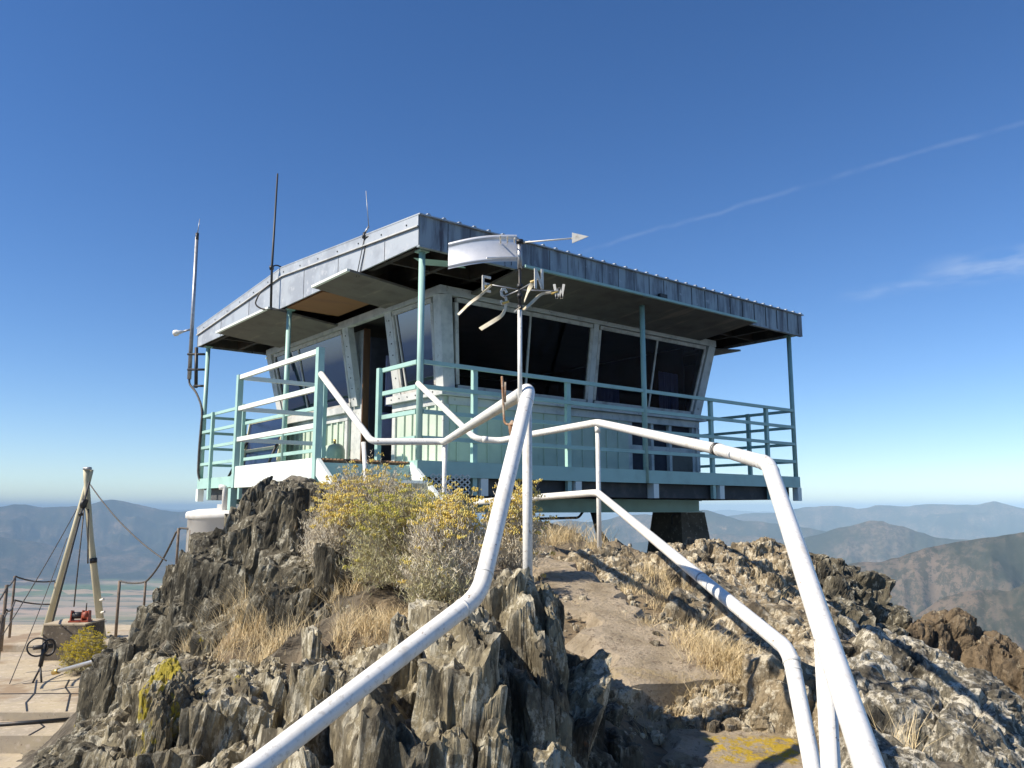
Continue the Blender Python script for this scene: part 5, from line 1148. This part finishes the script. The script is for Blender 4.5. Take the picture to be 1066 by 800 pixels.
G = grass('dry_grass', [
    (230, 650, 5.9, .22, 800, .12, .30), (260, 660, 5.5, .25, 900, .1, .26), (300, 655, 5.4, .2, 600, .08, .2), (215, 675, 5.8, .2, 400, .08, .2), (280, 690, 5.0, .2, 500, .08, .2), (345, 640, 5.5, .2, 500, .08, .2),
    (420, 640, 4.9, .22, 1500, .05, .14), (440, 655, 4.6, .2, 1500, .05, .13), (410, 665, 4.6, .2, 1200, .05, .15), (455, 640, 4.7, .15, 800, .05, .12), (385, 690, 4.2, .18, 600, .1, .25), (430, 690, 4.0, .15, 700, .06, .14), (380, 650, 4.8, .2, 700, .08, .18),
    (380, 740, 3.6, .14, 120, .15, .32), (350, 730, 3.9, .14, 120, .15, .34), (300, 780, 3.6, .14, 90, .15, .3), (220, 770, 4.1, .12, 160, .2, .42), (205, 800, 3.9, .12, 130, .2, .4),
    (595, 580, 8.2, .30, 700, .10, .30), (570, 582, 8.0, .22, 400, .1, .28), (615, 583, 7.6, .15, 250, .08, .2),
    (690, 605, 6.2, .3, 700, .05, .13), (650, 622, 5.7, .2, 400, .04, .1), (600, 600, 6.4, .12, 200, .03, .08), (720, 615, 5.9, .25, 600, .05, .13), (700, 630, 5.3, .2, 400, .05, .12), (755, 645, 5.0, .2, 500, .05, .14),
    (740, 690, 4.3, .16, 900, .07, .2), (760, 710, 4.15, .14, 900, .07, .2), (725, 715, 3.95, .10, 400, .05, .14), (780, 730, 4.0, .12, 600, .06, .16), (720, 735, 3.8, .10, 250, .03, .08), (800, 720, 4.1, .1, 300, .08, .2), (690, 625, 5.6, .2, 400, .04, .1),
    (640, 700, 4.2, .12, 200, .04, .1), (660, 720, 3.95, .12, 250, .04, .1), (780, 610, 6.1, .25, 400, .05, .12), (820, 620, 5.9, .2, 250, .05, .12), (960, 790, 3.4, .1, 40, .15, .3), (905, 775, 3.5, .1, 60, .1, .25), (1000, 800, 3.6, .1, 40, .1, .25),
    (560, 600, 6.0, .12, 200, .03, .08), (615, 640, 5.0, .12, 200, .03, .08), (655, 650, 4.8, .1, 250, .03, .09), (690, 665, 4.6, .15, 400, .03, .10), (720, 680, 4.4, .12, 400, .04, .12), (700, 600, 6.6, .35, 500, .03, .09), (640, 610, 6.2, .15, 250, .03, .08), (700, 735, 3.8, .15, 300, .03, .08), (770, 750, 3.7, .15, 300, .03, .09),
    (150, 690, 6.6, .25, 200, .06, .15), (110, 760, 5.6, .2, 200, .05, .12)], M['grass'], 5)
def shrub(label, px, py, d, rad, hgt, seed, leafm='leaf', bloom='gold', bd=1.0, stems=240, leafd=1.0, top_only=.72, off=(0, 0), cat='shrub', base=None):
    rs_ = np.random.default_rng(seed); c = at(px, py, d); z0 = float(H(np.array([c.x]), np.array([c.y]))[0]); z0 = base or (min(c.z, z0+.12) if c.z > z0 else z0)
    root = empty('rabbitbrush', (c.x, c.y, z0-.02), 0, label, cat, 'flowering bushes on the summit')
    SV = []; SF = []; LV = []; LF = []; BV = []; BF = []; ms = ml = mb_ = 0
    oct_v = np.array([(1, 0, 0), (-1, 0, 0), (0, 1, 0), (0, -1, 0), (0, 0, 1), (0, 0, -1)], float); oct_f = np.array([(0, 2, 4), (2, 1, 4), (1, 3, 4), (3, 0, 4), (2, 0, 5), (1, 2, 5), (3, 1, 5), (0, 3, 5)])
    lump = rs_.uniform(0, 50, 3)
    def stemtube(p, w0, w1):
        nonlocal ms
        k = len(p); tri = np.array([(1, 0, 0), (-.5, .866, 0), (-.5, -.866, 0)]); w = np.linspace(w0, w1, k)
        V_ = (p[:, None, :]+tri[None]*w[:, None, None]).reshape(-1, 3); F_ = []
        for i in range(k-1):
            for j in range(3): F_.append((3*i+j, 3*i+(j+1) % 3, 3*i+3+(j+1) % 3, 3*i+3+j))
        SV.append(V_); SF.append(np.array(F_)+ms); ms += len(V_)
    for s in range(stems):
        a = rs_.uniform(0, 2*np.pi); e = np.arccos(1-rs_.uniform(0, .86)); 
        dv = np.array([np.sin(e)*np.cos(a), np.sin(e)*np.sin(a), np.cos(e)])
        lm = 1+.28*float(vn(np.array([dv*1.7+lump]), 3)[0])+rs_.normal()*.07
        tip = np.array([dv[0]*rad, dv[1]*rad, dv[2]*hgt])*lm; b0 = np.array([rs_.normal()*.03, rs_.normal()*.03, 0]); mid = tip*np.array([.35, .35, .55])+rs_.normal(0, .02, 3)
        t_ = np.linspace(0, 1, 6)[:, None]; p = b0*(1-t_)**2+mid*2*t_*(1-t_)+tip*t_*t_; p += rs_.normal(0, .006, p.shape)*t_
        stemtube(p, .0042, .0012)
        for b in range(5):   # twigs
            k = rs_.uniform(.45, .95); q = p[int(k*5)]; tw = q+ (tip-q)*.4+rs_.normal(0, .05, 3)+np.array([0, 0, .05]); stemtube(np.array([q, (q+tw)/2+rs_.normal(0, .006, 3), tw]), .0016, .0008)
            nl = int(11*leafd); cc = q+(tw-q)*rs_.uniform(.1, 1.05, (nl, 1))+rs_.normal(0, .008, (nl, 3)); dl = rs_.normal(0, 1, (nl, 3)); dl[:, 2] = np.abs(dl[:, 2])+.6; dl /= np.linalg.norm(dl, axis=1)[:, None]
            sd_ = np.cross(dl, rs_.normal(0, 1, (nl, 3))); sd_ /= np.linalg.norm(sd_, axis=1)[:, None]; L = rs_.uniform(.016, .034, (nl, 1))
            V_ = np.stack([cc-sd_*.0014, cc+sd_*.0014, cc+dl*L+sd_*.001, cc+dl*L-sd_*.001], 1).reshape(-1, 3); i = np.arange(nl)*4
            LV.append(V_); LF.append(np.c_[i, i+1, i+2, i+3]+ml); ml += len(V_)
            dens = bd*(1 if tip[2] > top_only*hgt*1.05 else .04)*np.clip(.75+1.1*float(vn(np.array([tip*6+lump]), 5)[0]), 0, 1.6)
            if rs_.uniform() < dens*.75:
                nb = rs_.integers(8, 18); cb = tw+rs_.normal(0, .013, (nb, 3)); cb[:, 2] = tw[2]+rs_.uniform(0, .018, nb); r_ = rs_.uniform(.003, .0065, (nb, 1, 1))
                V_ = (cb[:, None, :]+oct_v[None]*r_*np.array([1, 1, 1.5])).reshape(-1, 3); BV.append(V_); BF.append((oct_f[None]+(np.arange(nb)*6)[:, None, None]).reshape(-1, 3)+mb_); mb_ += len(V_)
    npmesh('branches', np.concatenate(SV), np.concatenate(SF), M['stem'], root)
    npmesh('foliage', np.concatenate(LV), np.concatenate(LF), M[leafm], root)
    if BV: npmesh('flowers', np.concatenate(BV), np.concatenate(BF), M[bloom], root)
shrub('large grey twiggy bush with orange-gold flower tops right beside the jagged crag', 384, 598, 6.1, .52, .66, 41, bloom='gold', bd=.85, stems=600)
shrub('yellow-green bush in the middle of the row, spread in front of the platform steps', 430, 618, 5.4, .46, .58, 42, 'leafgreen', 'olive', 1.2, 560)
shrub('silvery grey bush with a band of gold flowers on top, left of the steep handrail', 466, 622, 5.0, .29, .54, 43, 'leaf', 'gold', 1.5, 480, top_only=.8)
shrub('small bush with bare grey stems glimpsed behind the steep handrail', 535, 590, 5.6, .20, .56, 44, 'leaf', 'gold', 2.5, 190, top_only=.6)
shrub('low pale bush at the left foot of the row, half dead, beside the dark crag', 350, 592, 5.8, .30, .48, 45, 'leaf', 'gold', 1.0, 320)
shrub('small olive bush filling the gap below the yellow-green one', 455, 640, 4.9, .2, .3, 47, 'leafgreen', 'olive', 0, 180)
YS = at(85, 700, 9.6)
shrub('rounded bright yellow shrub on the terrace in front of the concrete block', 87, 693, 12.85, .40, .56, 46, 'leafgreen', 'yellow', 1.8, 320, top_only=.35, base=-2.44)
